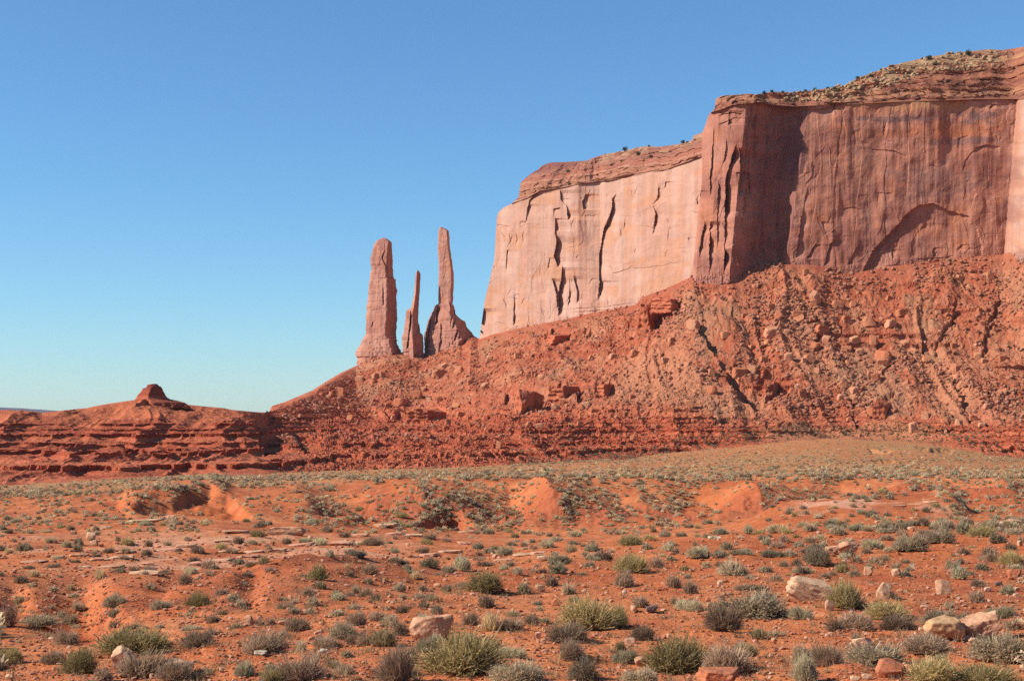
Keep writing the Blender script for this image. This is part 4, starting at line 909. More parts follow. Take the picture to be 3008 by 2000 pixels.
LANDMARK = []          # (photo column, photo row, how to call it)
PALE, PINK, TANC, REDR, GREY = (0.58, 0.36, 0.23), (0.54, 0.30, 0.185), (0.52, 0.32, 0.17), (0.46, 0.17, 0.09), (0.17, 0.125, 0.12)
ROCKS = [  # close-up key, centre x, base y, width, height (close-up pixels), depth/width, colour, label, landmark name, extras
    ('C', 285, 728, 520, 285, 0.75, PINK, "biggest pink boulder with a flat pale top and dark undercut front", "the biggest pink boulder", dict(seed=3, rough=0.07, boxy=0.7, planes=12, tiltxy=(0.10, -0.10))),
    ('A', 1370, 1045, 300, 240, 0.6, PALE, "leaning boulder with dark brown stains, ringed by shrubs", "the brown-stained leaning boulder", dict(seed=14, rough=0.06, boxy=0.4, tiltxy=(0, 0.25))),
    ('A', 2010, 1120, 380, 130, 0.8, PALE, "flat low rock half hidden by twigs beside the stained boulder", None, dict(seed=15, flat=1)),
    ('D', 2270, 275, 560, 240, 0.6, PALE, "striped boulder split by diagonal grooves on the open slope", "the striped boulder", dict(seed=6, bands=0.05, tilt=0.7, rough=0.03, boxy=0.9, tiltxy=(0.12, 0.22))),
    ('E', 1500, 712, 430, 245, 0.8, TANC, "rounded tan boulder with a cap of dark specks", "the rounded tan boulder", dict(seed=8, boxy=0.25, rough=0.05, planes=5, smooth=True)),
    ('E', 1910, 745, 500, 285, 0.7, PINK, "pale boulder cracked into blocks along its lower edge", "the cracked pale boulder", dict(seed=9, rough=0.07, boxy=0.6, tiltxy=(0.05, -0.18))),
    ('E', 1720, 725, 100, 75, 0.8, PALE, "small block broken off the foot of the cracked pale boulder", None, dict(seed=91)),
    ('E', 1800, 745, 130, 60, 0.8, PALE, "low slab broken off the front of the cracked pale boulder", None, dict(seed=92)),
    ('E', 870, 1130, 330, 200, 0.75, REDR, "smooth red boulder with rounded top between the lower bushes", "the smooth red boulder", dict(seed=17, boxy=0.6, rough=0.03, planes=5, smooth=True)),
    ('D', 1250, 1255, 520, 190, 0.8, REDR, "broad red boulder cut off by the lower frame edge", "the broad red boulder at the lower frame edge", dict(seed=19, rough=0.05)),
    ('D', 458, 405, 142, 88, 0.8, GREY, "dark grey stone, the only grey rock on the red slope", "the dark grey stone", dict(seed=20, boxy=1.0, rough=0.05)),
    ('D', 248, 412, 80, 78, 0.9, PINK, "small round stone next to the dark grey stone", None, dict(seed=21, boxy=0.3, smooth=True, planes=5)),
    ('D', 1250, 100, 78, 70, 0.8, PALE, "small pale pointed stone with a black shadow above the big grey-green bush", None, dict(seed=22, boxy=0.3)),
    ('D', 140, 176, 56, 36, 0.8, (0.66, 0.45, 0.33), "flat whitish oval stone on open soil", None, dict(seed=23, boxy=0.2, smooth=True, planes=4)),
    ('D', 320, 1025, 135, 102, 0.9, PINK, "round pink stone beside the biggest green bush", "the round pink stone", dict(seed=24, boxy=0.3, rough=0.03, planes=5, smooth=True)),
    ('D', 205, 765, 140, 70, 0.8, PINK, "wedge of pink rock behind a small green bush", None, dict(seed=25)),
    ('D', 1105, 265, 65, 38, 0.8, REDR, "little red stone under the big grey-green bush", None, dict(seed=26)),
    ('D', 1120, 340, 70, 50, 0.8, TANC, "little tan stone touching the big grey-green bush", None, dict(seed=27)),
    ('D', 660, 685, 60, 40, 0.8, PINK, "lone little stone on bare gravel above the biggest green bush", None, dict(seed=28)),
    ('C', 828, 592, 62, 32, 0.8, PALE, "little pale stone at the foot of the straw-coloured tuft", None, dict(seed=29)),
    ('C', 1520, 160, 130, 78, 0.7, PINK, "triangular pink rock beside a round shrub, shaded at its right", "the triangular pink rock", dict(seed=30, boxy=0.2)),
    ('C', 1722, 318, 115, 80, 0.35, REDR, "thin dark red slab standing on edge", None, dict(seed=31, boxy=0.4, tiltxy=(0, -0.5))),
    ('C', 340, 105, 90, 42, 0.8, PINK, "thin flat slab propped up on one edge", None, dict(seed=32, tiltxy=(0, -0.2))),
    ('C', 1500, 690, 70, 70, 0.8, PALE, "pair-sized pale stone on the gravel between two large bushes", None, dict(seed=33)),
    ('C', 1560, 750, 55, 36, 0.8, PINK, "small pink chip in front of the brown twiggy bush", None, dict(seed=34)),
    ('B', 535, 560, 110, 115, 0.6, PINK, "tilted pink rock with a white tip poking from a shrub", "the white-tipped pink rock", dict(seed=35, boxy=0.3, tiltxy=(0, -0.3))),
    ('B', 1325, 645, 110, 45, 0.6, PINK, "narrow slab lying askew above the twiggy brown shrubs", None, dict(seed=36, tiltxy=(0, -0.25))),
    ('B', 895, 545, 100, 34, 0.9, PINK, "flat slab at the foot of a pinkish round shrub", None, dict(seed=37)),
    ('B', 195, 1085, 55, 45, 0.8, PALE, "small pale cube of stone on the gravel near the lower edge", None, dict(seed=38)),
    ('B', 1365, 860, 110, 50, 0.9, (0.55, 0.47, 0.38), "whitish crumbled stone lying flat on the gravel", None, dict(seed=39, rough=0.12)),
    ('B', 640, 900, 150, 36, 0.8, (0.55, 0.45, 0.36), "whitish flat crust of stone under the round brown bush", None, dict(seed=40, rough=0.12)),
    ('A', 590, 715, 80, 45, 0.8, PALE, "small pale rock left of the pinkish fan-shaped shrub", None, dict(seed=41)),
    ('A', 95, 1175, 90, 50, 0.8, PALE, "pale rock chip near the lower left corner", None, dict(seed=42)),
    ('A', 1745, 1155, 45, 38, 0.8, PALE, "small whitish stone in front of the grey bush", None, dict(seed=43)),
    ('E', 150, 380, 110, 118, 0.6, PALE, "pale upright rock below the green bush with silvery stems", None, dict(seed=44, boxy=0.3)),
    ('E', 750, 235, 160, 175, 0.6, PALE, "pale wedge-shaped rock with one dark face, leaning on the slope", "the pale wedge-shaped rock", dict(seed=45, boxy=0.2, tiltxy=(0, 0.2))),
    ('E', 1450, 180, 190, 160, 0.5, PINK, "flat square pinkish slab resting against the slope", "the flat square slab", dict(seed=46, boxy=1.0, rough=0.02, tiltxy=(-0.45, 0.15))),
    ('E', 545, 765, 230, 92, 0.7, PALE, "low slab with a black shaded end on open gravel", "the low slab with the shaded end", dict(seed=47, tiltxy=(0, -0.1))),
    ('E', 575, 1165, 120, 48, 0.8, PALE, "low pale stone left of the smooth red boulder", None, dict(seed=48)),
    ('E', 440, 1180, 110, 34, 0.8, PALE, "sliver of pale stone at the lower frame edge", None, dict(seed=49)),
    ('E', 1953, 155, 75, 48, 0.8, (0.62, 0.42, 0.31), "whitish stone right of two small shrubs", None, dict(seed=50)),
    ('E', 2290, 140, 85, 42, 0.8, PALE, "flat pale stone near the right edge, upper of a pair", None, dict(seed=51)),
    ('E', 2280, 210, 70, 42, 0.8, PALE, "flat pale stone near the right edge, lower of a pair", None, dict(seed=52)),
    ('E', 1980, 300, 60, 42, 0.8, PINK, "small pink stone in bare soil above the pale domed shrub", None, dict(seed=53)),
    ('E', 1230, 345, 90, 48, 0.7, PINK, "small slanted rock in the bare patch above the sage clumps", None, dict(seed=54)),
    ('E', 1195, 600, 70, 40, 0.5, PALE, "small stone bar left of the rounded tan boulder", None, dict(seed=55)),
    ('E', 2080, 90, 80, 45, 0.8, GREY, "greyish brown stone right of a round shrub", None, dict(seed=56)),
    ('e', 600, 945, 105, 98, 0.9, PINK, "cube-like pinkish rock with a dark shadow", "the cube-like rock", dict(seed=57, boxy=1.0)),
    ('e', 912, 965, 100, 92, 0.8, PALE, "pale rounded rock between two grey shrubs", "the pale rounded rock", dict(seed=58, boxy=0.4)),
    ('e', 180, 695, 155, 92, 0.8, PINK, "smaller of the twin pitted rocks on the far slope", None, dict(seed=59, boxy=0.3, rough=0.1)),
    ('e', 365, 675, 250, 125, 0.7, PINK, "larger of the twin pitted rocks, whitish along its top", "the twin pitted rocks", dict(seed=60, boxy=0.4, rough=0.1)),
    ('e', 1085, 415, 95, 32, 0.8, PALE, "pale slab under the knoll beside a shrub", None, dict(seed=61)),
    ('e', 2265, 965, 150, 90, 0.8, REDR, "dark red rock under a shrub at the right edge", None, dict(seed=62)),
    ('e', 2330, 1005, 70, 42, 0.8, PINK, "small rock below the dark red rock at the right edge", None, dict(seed=63)),
    ('e', 2320, 600, 60, 60, 0.8, PINK, "small upright stone at the right edge beside a shrub", None, dict(seed=64)),
    ('e', 2260, 370, 190, 70, 0.9, PINK, "broad flat pink slab behind the largest pale-green bush", None, dict(seed=65)),
    ('e', 2150, 365, 90, 45, 0.9, (0.55, 0.44, 0.34), "whitish slab behind the largest pale-green bush", None, dict(seed=66)),
    ('d', 1190, 523, 160, 24, 0.8, (0.72, 0.56, 0.42), "flat whitish stone shining on the crest of the slope", "the flat whitish stone", dict(seed=67)),
    ('d', 835, 165, 50, 42, 0.8, PALE, "pale block on the gullied bank", None, dict(seed=68)),
    ('d', 770, 135, 90, 60, 0.8, PINK, "pinkish slab lying on the gullied bank", None, dict(seed=69)),
    ('d', 340, 658, 60, 34, 0.8, REDR, "small dark red rock on the crest behind the green bush", None, dict(seed=70)),
    ('d', 1430, 562, 45, 25, 0.8, PALE, "tiny pale stone on the crest", None, dict(seed=71)),
    ('b', 930, 475, 430, 95, 0.5, PINK, "long thick pink slab with a shaded front, lying in the wash", "the long pink slab", dict(seed=72, boxy=1.0, rough=0.05)),
    ('b', 1640, 575, 60, 45, 0.8, PINK, "knob of pink rock sitting on a slab in the wash", None, dict(seed=73, boxy=0.4)),
    ('a', 765, 120, 70, 45, 0.8, TANC, "lone tan rock on the red flat beyond the slabs", None, dict(seed=74)),
    ('a', 1535, 190, 75, 72, 0.8, REDR, "dark red block at the mouth of the shaded hollow", None, dict(seed=75)),
    ('a', 1040, 540, 110, 95, 0.8, PALE, "pale tilted block among the broken ledges", None, dict(seed=76, boxy=0.3)),
    ('a', 1075, 605, 90, 65, 0.8, PALE, "pale block below the tilted block", None, dict(seed=77)),
    ('a', 840, 470, 70, 42, 0.8, PINK, "small block beside the broken ledges", None, dict(seed=78)),
    ('a', 500, 205, 60, 40, 0.8, TANC, "tan stone on the red flat near the left edge", None, dict(seed=79)),
    ('c', 1545, 790, 130, 65, 0.7, PALE, "pale flat rock with a shaded end at the rim of the wash", "the pale flat rock at the rim", dict(seed=80)),
    ('c', 645, 590, 180, 36, 0.7, PINK, "small stepped slab in the wash", None, dict(seed=81)),
]
for key, zx, zy, w_, h_, dr, colr, label, lm, ex in ROCKS:
    px_, rw, s_ = zoomxy(key, zx, zy)
    rw_c = min(rw, 2040)
    d_, gz = hit(px_, rw_c)
    ex = dict(ex); seed = ex.pop('seed')
    wm = w_ / s_ / F * d_; hm = h_ / s_ / F * d_
    flat = ex.pop('flat', 0)
    y_ = d_ + wm * dr * 0.5
    x_ = (px_ - CX) / F * d_
    big = w_ > 200
    hh = max(hm * 1.12, 0.1)
    nm = "boulder" if wm > 0.7 else "stone"
    if h_ / w_ < 0.42 and wm > 0.5: nm = "flat_rock"
    o = rock_object(nm, seed, x_, y_, min(gz, ground_z(x_, y_)) - 0.12 * hh, (wm, wm * dr, hh * 1.1), colr, M_bould, sub=5 if big else 4, **ex)
    o["label"] = label; o["category"] = {"boulder": "boulder", "stone": "stone", "flat_rock": "flat rock"}[nm]
    if lm: LANDMARK.append((px_, rw - h_ / s_ * 0.4, lm))

# flat bedrock slabs cropping out left of centre (each a separate plate)
SLABS = [('b', 330, 470, 330, 60), ('b', 200, 560, 240, 55), ('b', 1090, 610, 330, 60), ('b', 820, 670, 260, 60), ('b', 560, 690, 250, 50), ('b', 1550, 600, 260, 70), ('b', 1790, 580, 200, 50),
         ('b', 240, 690, 330, 45), ('b', 500, 745, 280, 40), ('b', 170, 800, 360, 70), ('b', 1660, 640, 170, 50), ('b', 2200, 480, 240, 50), ('b', 1790, 480, 220, 40), ('b', 2090, 400, 320, 70),
         ('a', 1930, 690, 330, 75), ('a', 2130, 620, 260, 60), ('a', 1380, 760, 320, 55), ('a', 1130, 790, 240, 60), ('a', 900, 730, 240, 60), ('a', 1440, 690, 220, 45), ('a', 350, 800, 320, 50), ('a', 650, 750, 180, 45),
         ('a', 1650, 930, 360, 50), ('a', 2250, 830, 240, 80), ('a', 1230, 870, 320, 60), ('a', 950, 850, 220, 45), ('a', 1700, 830, 160, 50), ('a', 1150, 420, 260, 60), ('a', 1650, 330, 380, 60), ('a', 1960, 290, 160, 60),
         ('c', 50, 740, 140, 50), ('c', 480, 690, 300, 60), ('c', 240, 735, 240, 50), ('c', 1090, 790, 220, 60), ('c', 1330, 730, 260, 50), ('c', 1500, 700, 220, 50), ('c', 640, 460, 260, 40), ('c', 60, 500, 220, 50),
         ('e', 950, 150, 200, 30), ('e', 1120, 140, 160, 30), ('e', 1300, 120, 160, 40), ('e', 650, 240, 120, 50), ('e', 720, 330, 100, 40), ('e', 1100, 300, 90, 30)]
rs = np.random.default_rng(77)
for i, (key, zx, zy, w_, h_) in enumerate(SLABS):
    px_, rw, s_ = zoomxy(key, zx, zy)
    d_, gz = hit(px_, rw)
    wm = w_ / s_ / F * d_; hm = h_ / s_ / F * d_ * 0.55
    dp = wm * rs.uniform(0.5, 0.8)
    x_ = (px_ - CX) / F * d_; y_ = d_ + dp * 0.5
    o = rock_object("flat_rock", 700 + i, x_, y_, min(gz, ground_z(x_, y_)) - 0.35 * hm, (wm, dp, max(hm * 1.35, 0.2)), [PINK, PALE, (0.56, 0.29, 0.19)][i % 3], M_bould, sub=4,
                    boxy=1.0, rough=0.06, planes=7, tiltxy=(rs.normal(0, 0.02), -0.05 + rs.normal(0, 0.02)))
    o["category"] = "flat rock"
    if key == 'e':
        o["group"] = "dark ledge plates on the low knoll"; o["label"] = "thin ledge plate of rock on the crest of the low knoll"
    elif key == 'c':
        o["group"] = "slabs in the sandy wash"; o["label"] = "flat pink rock slab among grey shrubs in the sandy wash"
    else:
        o["group"] = "bedrock slabs left of the wash"; o["label"] = "flat pale pink bedrock slab in the broken ledges beyond the red hump"

# ------------------------------------------------------------------ boulders on the talus
def hit_t(px, row):
    k_ = int(np.clip(np.searchsorted(TPX, px), 0, len(TPX) - 1)); col_ = trow[k_]
    j = np.nonzero(col_[20:] <= row)[0]
    j = 20 + (j[0] if len(j) else len(col_) - 21)
    return float(TD[k_, j]), float(TZ[k_, j]) + CZ, j / NV
PROTO = []
for i in range(14):
    P, Fc = rock_shape(900 + i, 3, planes=5, rough=0.02, boxy=0.2 + 0.05 * i, cham=False)
    cc = [np.array((0.54, 0.235, 0.13)), np.array((0.58, 0.29, 0.175)), np.array((0.50, 0.19, 0.10))][i % 3]
    PROTO.append(new_mesh("boulder", P, Fc, np.full(len(Fc), 3), M_tbould, np.tile(tone(cc, (0.80, 0.70, 0.62)), (len(P), 1)), False))
q5 = lambda L: [(2000 + a / 2.24, 750 + b / 2.24, w / 2.24, h / 2.24) for a, b, w, h in L]
q4 = lambda L: [(1000 + a / 2.359, 850 + b / 2.359, w / 2.359, h / 2.359) for a, b, w, h in L]
BT = q5([(1030, 350, 90, 50), (900, 320, 60, 75), (770, 405, 70, 35), (790, 440, 75, 40), (600, 540, 95, 60), (640, 412, 45, 34), (300, 555, 60, 44), (85, 490, 85, 60), (1090, 440, 62, 40), (1255, 475, 85, 65), (1385, 475, 75, 50), (1330, 700, 115, 65),
         (1340, 725, 80, 45), (1150, 600, 72, 48), (1270, 590, 60, 60), (1480, 605, 65, 40), (1470, 400, 90, 42), (835, 708, 75, 50), (715, 690, 58, 45), (385, 800, 90, 58), (205, 800, 48, 44), (475, 770, 60, 42), (815, 945, 58, 60), (1085, 880, 95, 45),
         (1150, 900, 60, 34), (205, 915, 68, 50), (70, 1010, 62, 50), (1530, 1165, 48, 60), (1750, 1112, 58, 40), (1830, 1115, 52, 40), (1925, 1088, 52, 34), (1615, 702, 52, 34), (1960, 680, 52, 36), (2120, 698, 52, 40), (2040, 165, 55, 50), (1840, 172, 60, 36),
         (930, 520, 95, 52), (580, 600, 58, 34), (960, 570, 60, 40), (880, 640, 60, 40), (1100, 630, 70, 30), (1180, 655, 50, 36), (1110, 720, 50, 30), (780, 880, 40, 34), (730, 915, 50, 28), (1130, 345, 40, 40), (690, 525, 40, 34), (1040, 430, 45, 38), (540, 697, 36, 28), (650, 635, 40, 28),
         (1290, 830, 60, 44), (1155, 980, 50, 40), (1060, 950, 60, 36), (1260, 1060, 60, 50), (1310, 985, 60, 36), (1600, 1080, 50, 50), (1740, 110, 40, 30), (1690, 390, 50, 34), (2000, 365, 40, 34), (2130, 925, 60, 40), (2020, 1010, 50, 34), (1990, 460, 40, 30), (830, 130, 44, 34), (110, 820, 40, 40)]) \
   + q4([(460, 545, 55, 60), (690, 610, 105, 48), (1040, 500, 48, 38), (415, 810, 85, 48), (900, 655, 48, 28), (130, 640, 62, 38), (830, 580, 62, 48), (1010, 690, 52, 42), (530, 755, 62, 50), (800, 820, 62, 32), (1710, 835, 66, 50), (1750, 852, 52, 28), (2040, 465, 62, 42), (2250, 520, 52, 38),
         (2105, 312, 62, 38), (2290, 375, 52, 38), (1890, 480, 52, 34), (2025, 1048, 42, 32), (1095, 1100, 42, 44), (1380, 962, 52, 28), (1600, 955, 42, 28), (1390, 625, 46, 28), (15, 745, 46, 60), (1220, 480, 34, 34), (1480, 830, 60, 34), (1540, 790, 46, 34), (1660, 945, 40, 30), (620, 785, 40, 30), (690, 780, 40, 36), (1310, 945, 44, 26)])
rb = np.random.default_rng(5)
while len(BT) < 292:
    px_ = rb.uniform(840, 3030); top_ = np.interp(px_, *zip(*TTOP)); bot_ = np.interp(px_, [800, 1100, 1500, 1800, 2100, 3000], [1230, 1265, 1270, 1275, 1275, 1300])
    rw = rb.uniform(top_ + 25, bot_)
    if rb.random() > 0.35 + 0.65 * (math.exp(-((px_ - 2450) / 330) ** 2) + 0.7 * math.exp(-((px_ - 1250) / 250) ** 2)): continue
    w_ = 9 + 13 * rb.random() ** 2
    BT.append((px_, rw, w_, w_ * rb.uniform(0.5, 0.9)))
for i, (px_, rw, w_, h_) in enumerate(BT):
    d_, gz, v_ = hit_t(px_, rw)
    wm = w_ / F * d_ * 1.05; hm = h_ / F * d_ * 1.2
    o = bpy.data.objects.new("boulder", PROTO[i % 14]); COL.objects.link(o)
    dp = wm * rb.uniform(0.55, 0.9)
    o.location = ((px_ - CX) / F * d_, d_ + dp * 0.35, gz - 0.22 * hm)
    o.scale = (wm, dp, hm * 1.15); o.rotation_euler = (rb.normal(0, 0.12), rb.normal(0, 0.16), rb.uniform(-0.5, 0.5))
    o["category"] = "boulder"
    if px_ > 2020: g_, l_ = "boulders on the talus under the front wall", "tan sandstone boulder on the talus under the dark front wall"
    elif px_ > 1400: g_, l_ = "boulders on the talus under the bright wall", "tan sandstone boulder on the talus under the bright sunlit wall"
    else: g_, l_ = "boulders on the talus under the spires", "tan sandstone boulder on the talus below the three spires"
    o["group"] = g_; o["label"] = l_

# ledge blocks standing out of the slope, their long right-hand faces in shade
OUT = [(1914, 966, 78, 66, "dark-faced layered rock block jutting out just below where bright and dark walls meet"), (1992, 903, 150, 34, "long low red ledge above the dark-faced block under the wall corner"), (1548, 1210, 96, 62, "square red outcrop with a black shaded face, midway down below the bright wall"),
       (1664, 1168, 92, 34, "low broken ledge right of the square shaded outcrop on the slope"), (1258, 1234, 98, 34, "wide low outcrop with a shaded face below the spires"), (1166, 1229, 70, 20, "small flat ledge left of the wide low outcrop below the spires"),
       (1640, 1006, 92, 28, "short red ledge just under the foot of the bright wall"), (2272, 1160, 52, 42, "craggy red knob on the slope beside the long diagonal ravine"), (2602, 1222, 66, 50, "craggy red knob low on the slope under the dark front wall"), (1790, 1160, 84, 32, "broken ledge between the bright wall's slope and the diagonal ravine"), (2250, 1108, 48, 28, "small red knob above the craggy one beside the diagonal ravine")]
for i, (px_, rw, w_, h_, lb) in enumerate(OUT):
    d_, gz, v_ = hit_t(px_, rw)
    wm = w_ / F * d_; hm = h_ / F * d_
    sy_ = 0.62 * wm / 0.53; sx_ = 0.38 * wm / 0.85
    y_ = d_ + 0.45 * sy_
    o = rock_object("rock_outcrop", 1200 + i, (px_ - CX) / F * d_, y_, gz - 0.55 * hm, (sx_ * 1.5, sy_ * 1.35, hm * 1.6), (0.44, 0.135, 0.07), M_tbould, sub=5, planes=4, boxy=0.9, rough=0.06, cham=False, bands=0.022)
    o.rotation_euler = (0.02, 0.03, -math.radians(32))
    o["category"] = "rock outcrop"; o["label"] = lb

# finer rubble on the talus and the mesa top, and the gravel of the near ground: nobody could count them
def scatter_mesh(name, pts, sizes, protos, cols, mat, seed, squash=(0.6, 1.0)):
    r = np.random.default_rng(seed); VV, FF, CC = [], [], []; off = 0
    k_ = r.integers(0, len(protos), len(pts))
    for p in range(len(protos)):
        m = np.nonzero(k_ == p)[0]
        if not len(m): continue
        P, Fc = protos[p]
        n_ = len(m); a_ = r.uniform(0, 6.28, n_); sx, sy, sz = sizes[m] * r.uniform(0.8, 1.25, n_), sizes[m] * r.uniform(0.6, 1.1, n_), sizes[m] * r.uniform(*squash, n_)
        x = P[None, :, 0] * sx[:, None]; y = P[None, :, 1] * sy[:, None]; z = (P[None, :, 2] - 0.25) * sz[:, None] + x * r.normal(0, 0.2, n_)[:, None]
        X = x * np.cos(a_)[:, None] - y * np.sin(a_)[:, None]; Y = x * np.sin(a_)[:, None] + y * np.cos(a_)[:, None]
        V = np.stack([X, Y, z], -1) + pts[m][:, None, :]
        VV.append(V.reshape(-1, 3)); FF.append((Fc[None] + (np.arange(n_) * len(P))[:, None, None] + off).reshape(-1, 3)); off += n_ * len(P)
        CC.append(np.repeat(cols[m], len(P), 0))
    V = np.concatenate(VV); Fi = np.concatenate(FF)
    return new_mesh(name, V, Fi, np.full(len(Fi), 3), mat, tone(np.concatenate(CC), (0.66, 0.60, 0.54)), False)
LOW = [rock_shape(950 + i, 1, planes=5, rough=0.05, boxy=0.4) for i in range(6)]
n_ = 15000
k_ = rb.integers(int(np.searchsorted(TPX, 820)), int(np.searchsorted(TPX, 3080)), n_ * 3)
j_ = (NV * (0.30 + 0.64 * rb.random(n_ * 3))).astype(int)
dens = 0.12 + 0.88 * sstep(-0.1, 0.45, fbm2(tx[k_, j_] / 25, TD[k_, j_] / 40, 3, 222))
dens *= sstep(0.30, 0.42, vs[j_]) * (1 - 0.75 * wt[k_, j_])
ok = np.nonzero(rb.random(n_ * 3) < dens)[0][:n_]
k_, j_ = k_[ok], j_[ok]
pts = TP[k_, j_] + np.stack([rb.normal(0, 0.4, len(ok)), rb.normal(0, 0.4, len(ok)), 0 * ok], -1)
sz = (0.5 + 2.1 * rb.random(len(ok)) ** 3.5)
cols = mixc((0.45, 0.165, 0.095), (0.56, 0.29, 0.19), rb.random(len(ok)))
link("rubble", scatter_mesh("rubble", pts, sz, LOW, cols, M_tbould, 3), kind="stuff")
# broken pale rock on the mesa top
pts = []; 
for _ in range(1500):
    i = rb.integers(0, cap2[0].shape[0]); j = rb.integers(40, cap2[0].shape[1])
    p_ = cap2[0][i, j]; t_ = j / cap2[0].shape[1]
    lo_ = float(lerp(0.25, 0.58, sstep(2450, 2750, p_)))
    if 2300 < p_ < 2960 and t_ > lo_ and rb.random() < 0.8: pts.append(W(p_, cap2[1][i, j], cap2[2][i, j]))
for _ in range(120):
    i = rb.integers(0, cap1[0].shape[0]); j = rb.integers(70, cap1[0].shape[1])
    if cap1[0][i, j] > 1720 and j > 100: pts.append(W(cap1[0][i, j], cap1[1][i, j], cap1[2][i, j]))
pts = np.array(pts)
link("cap_rubble", scatter_mesh("cap_rubble", pts, 0.6 + 1.9 * rb.random(len(pts)) ** 2, LOW, mixc((0.50, 0.32, 0.19), (0.60, 0.42, 0.26), rb.random(len(pts))), M_tbould, 5), kind="stuff")
# gravel
pp, ss, cc = [], [], []
for _ in range(18000):
    px_ = rb.uniform(-60, 3070); rw = 1540 + 470 * rb.random() ** 0.75
    d_, gz = hit(px_, rw)
    if d_ > 130: continue
    spx = 3.0 + 9 * rb.random() ** 4 + (3 * rb.random() if rb.random() < 0.05 else 0)
    pp.append(((px_ - CX) / F * d_, d_, gz)); ss.append(spx / F * d_ * 1.3); cc.append(rb.random())
pp, ss, cc = np.array(pp), np.array(ss), np.array(cc)
link("gravel", scatter_mesh("gravel", pp, ss, LOW, mixc((0.46, 0.16, 0.075), (0.72, 0.42, 0.28), cc ** 1.3), M_bould, 7, (0.4, 0.8)), kind="stuff")
pp, ss = [], []
for _ in range(700):      # pale blocks strewn over the flats beyond the wash
    px_ = rb.uniform(-40, 3050); rw = rb.uniform(1392, 1560)
    if px_ > 900 and rb.random() < 0.45: continue
    d_, gz = hit(px_, rw); pp.append(((px_ - CX) / F * d_, d_, gz)); ss.append((4 + 8 * rb.random() ** 3) / F * d_)
link("strewn_rubble", scatter_mesh("strewn_rubble", np.array(pp), np.array(ss), LOW, mixc((0.54, 0.25, 0.14), (0.62, 0.40, 0.27), rb.random(len(pp))), M_tbould, 9, (0.4, 0.8)), kind="stuff")
# ================================================================== PLANTS
def plant_mat(name, var=0.35):
    m, nt, b = nodes_mat(name)
    N, Lk = nt.nodes, nt.links
    at = N.new("ShaderNodeAttribute"); at.attribute_name = "tint"
    oi = N.new("ShaderNodeObjectInfo")
    mr = N.new("ShaderNodeMapRange"); mr.inputs['To Min'].default_value = 1 - var; mr.inputs['To Max'].default_value = 1 + var
    Lk.new(oi.outputs['Random'], mr.inputs['Value'])
    geo = N.new("ShaderNodeNewGeometry")
    no = N.new("ShaderNodeTexNoise"); no.inputs['Scale'].default_value = 6.0; no.inputs['Detail'].default_value = 3
    Lk.new(geo.outputs['Position'], no.inputs['Vector'])
    m2 = N.new("ShaderNodeMapRange"); m2.inputs['From Min'].default_value = 0.3; m2.inputs['From Max'].default_value = 0.7; m2.inputs['To Min'].default_value = 0.8; m2.inputs['To Max'].default_value = 1.2
    Lk.new(no.outputs['Fac'], m2.inputs['Value'])
    mu = N.new("ShaderNodeMath"); mu.operation = 'MULTIPLY'; Lk.new(mr.outputs[0], mu.inputs[0]); Lk.new(m2.outputs[0], mu.inputs[1])
    vm = N.new("ShaderNodeVectorMath"); vm.operation = 'SCALE'; Lk.new(at.outputs['Color'], vm.inputs[0]); Lk.new(mu.outputs[0], vm.inputs['Scale'])
    Lk.new(vm.outputs[0], b.inputs['Base Color'])
    tr = N.new("ShaderNodeBsdfTranslucent"); Lk.new(vm.outputs[0], tr.inputs['Color'])
    mx = N.new("ShaderNodeMixShader"); mx.inputs[0].default_value = 0.38
    out = N["Material Output"]
    Lk.new(b.outputs[0], mx.inputs[1]); Lk.new(tr.outputs[0], mx.inputs[2]); Lk.new(mx.outputs[0], out.inputs['Surface'])
    return m
M_plant = plant_mat("dry_foliage")
M_wood = plant_mat("shrub_wood", 0.15)

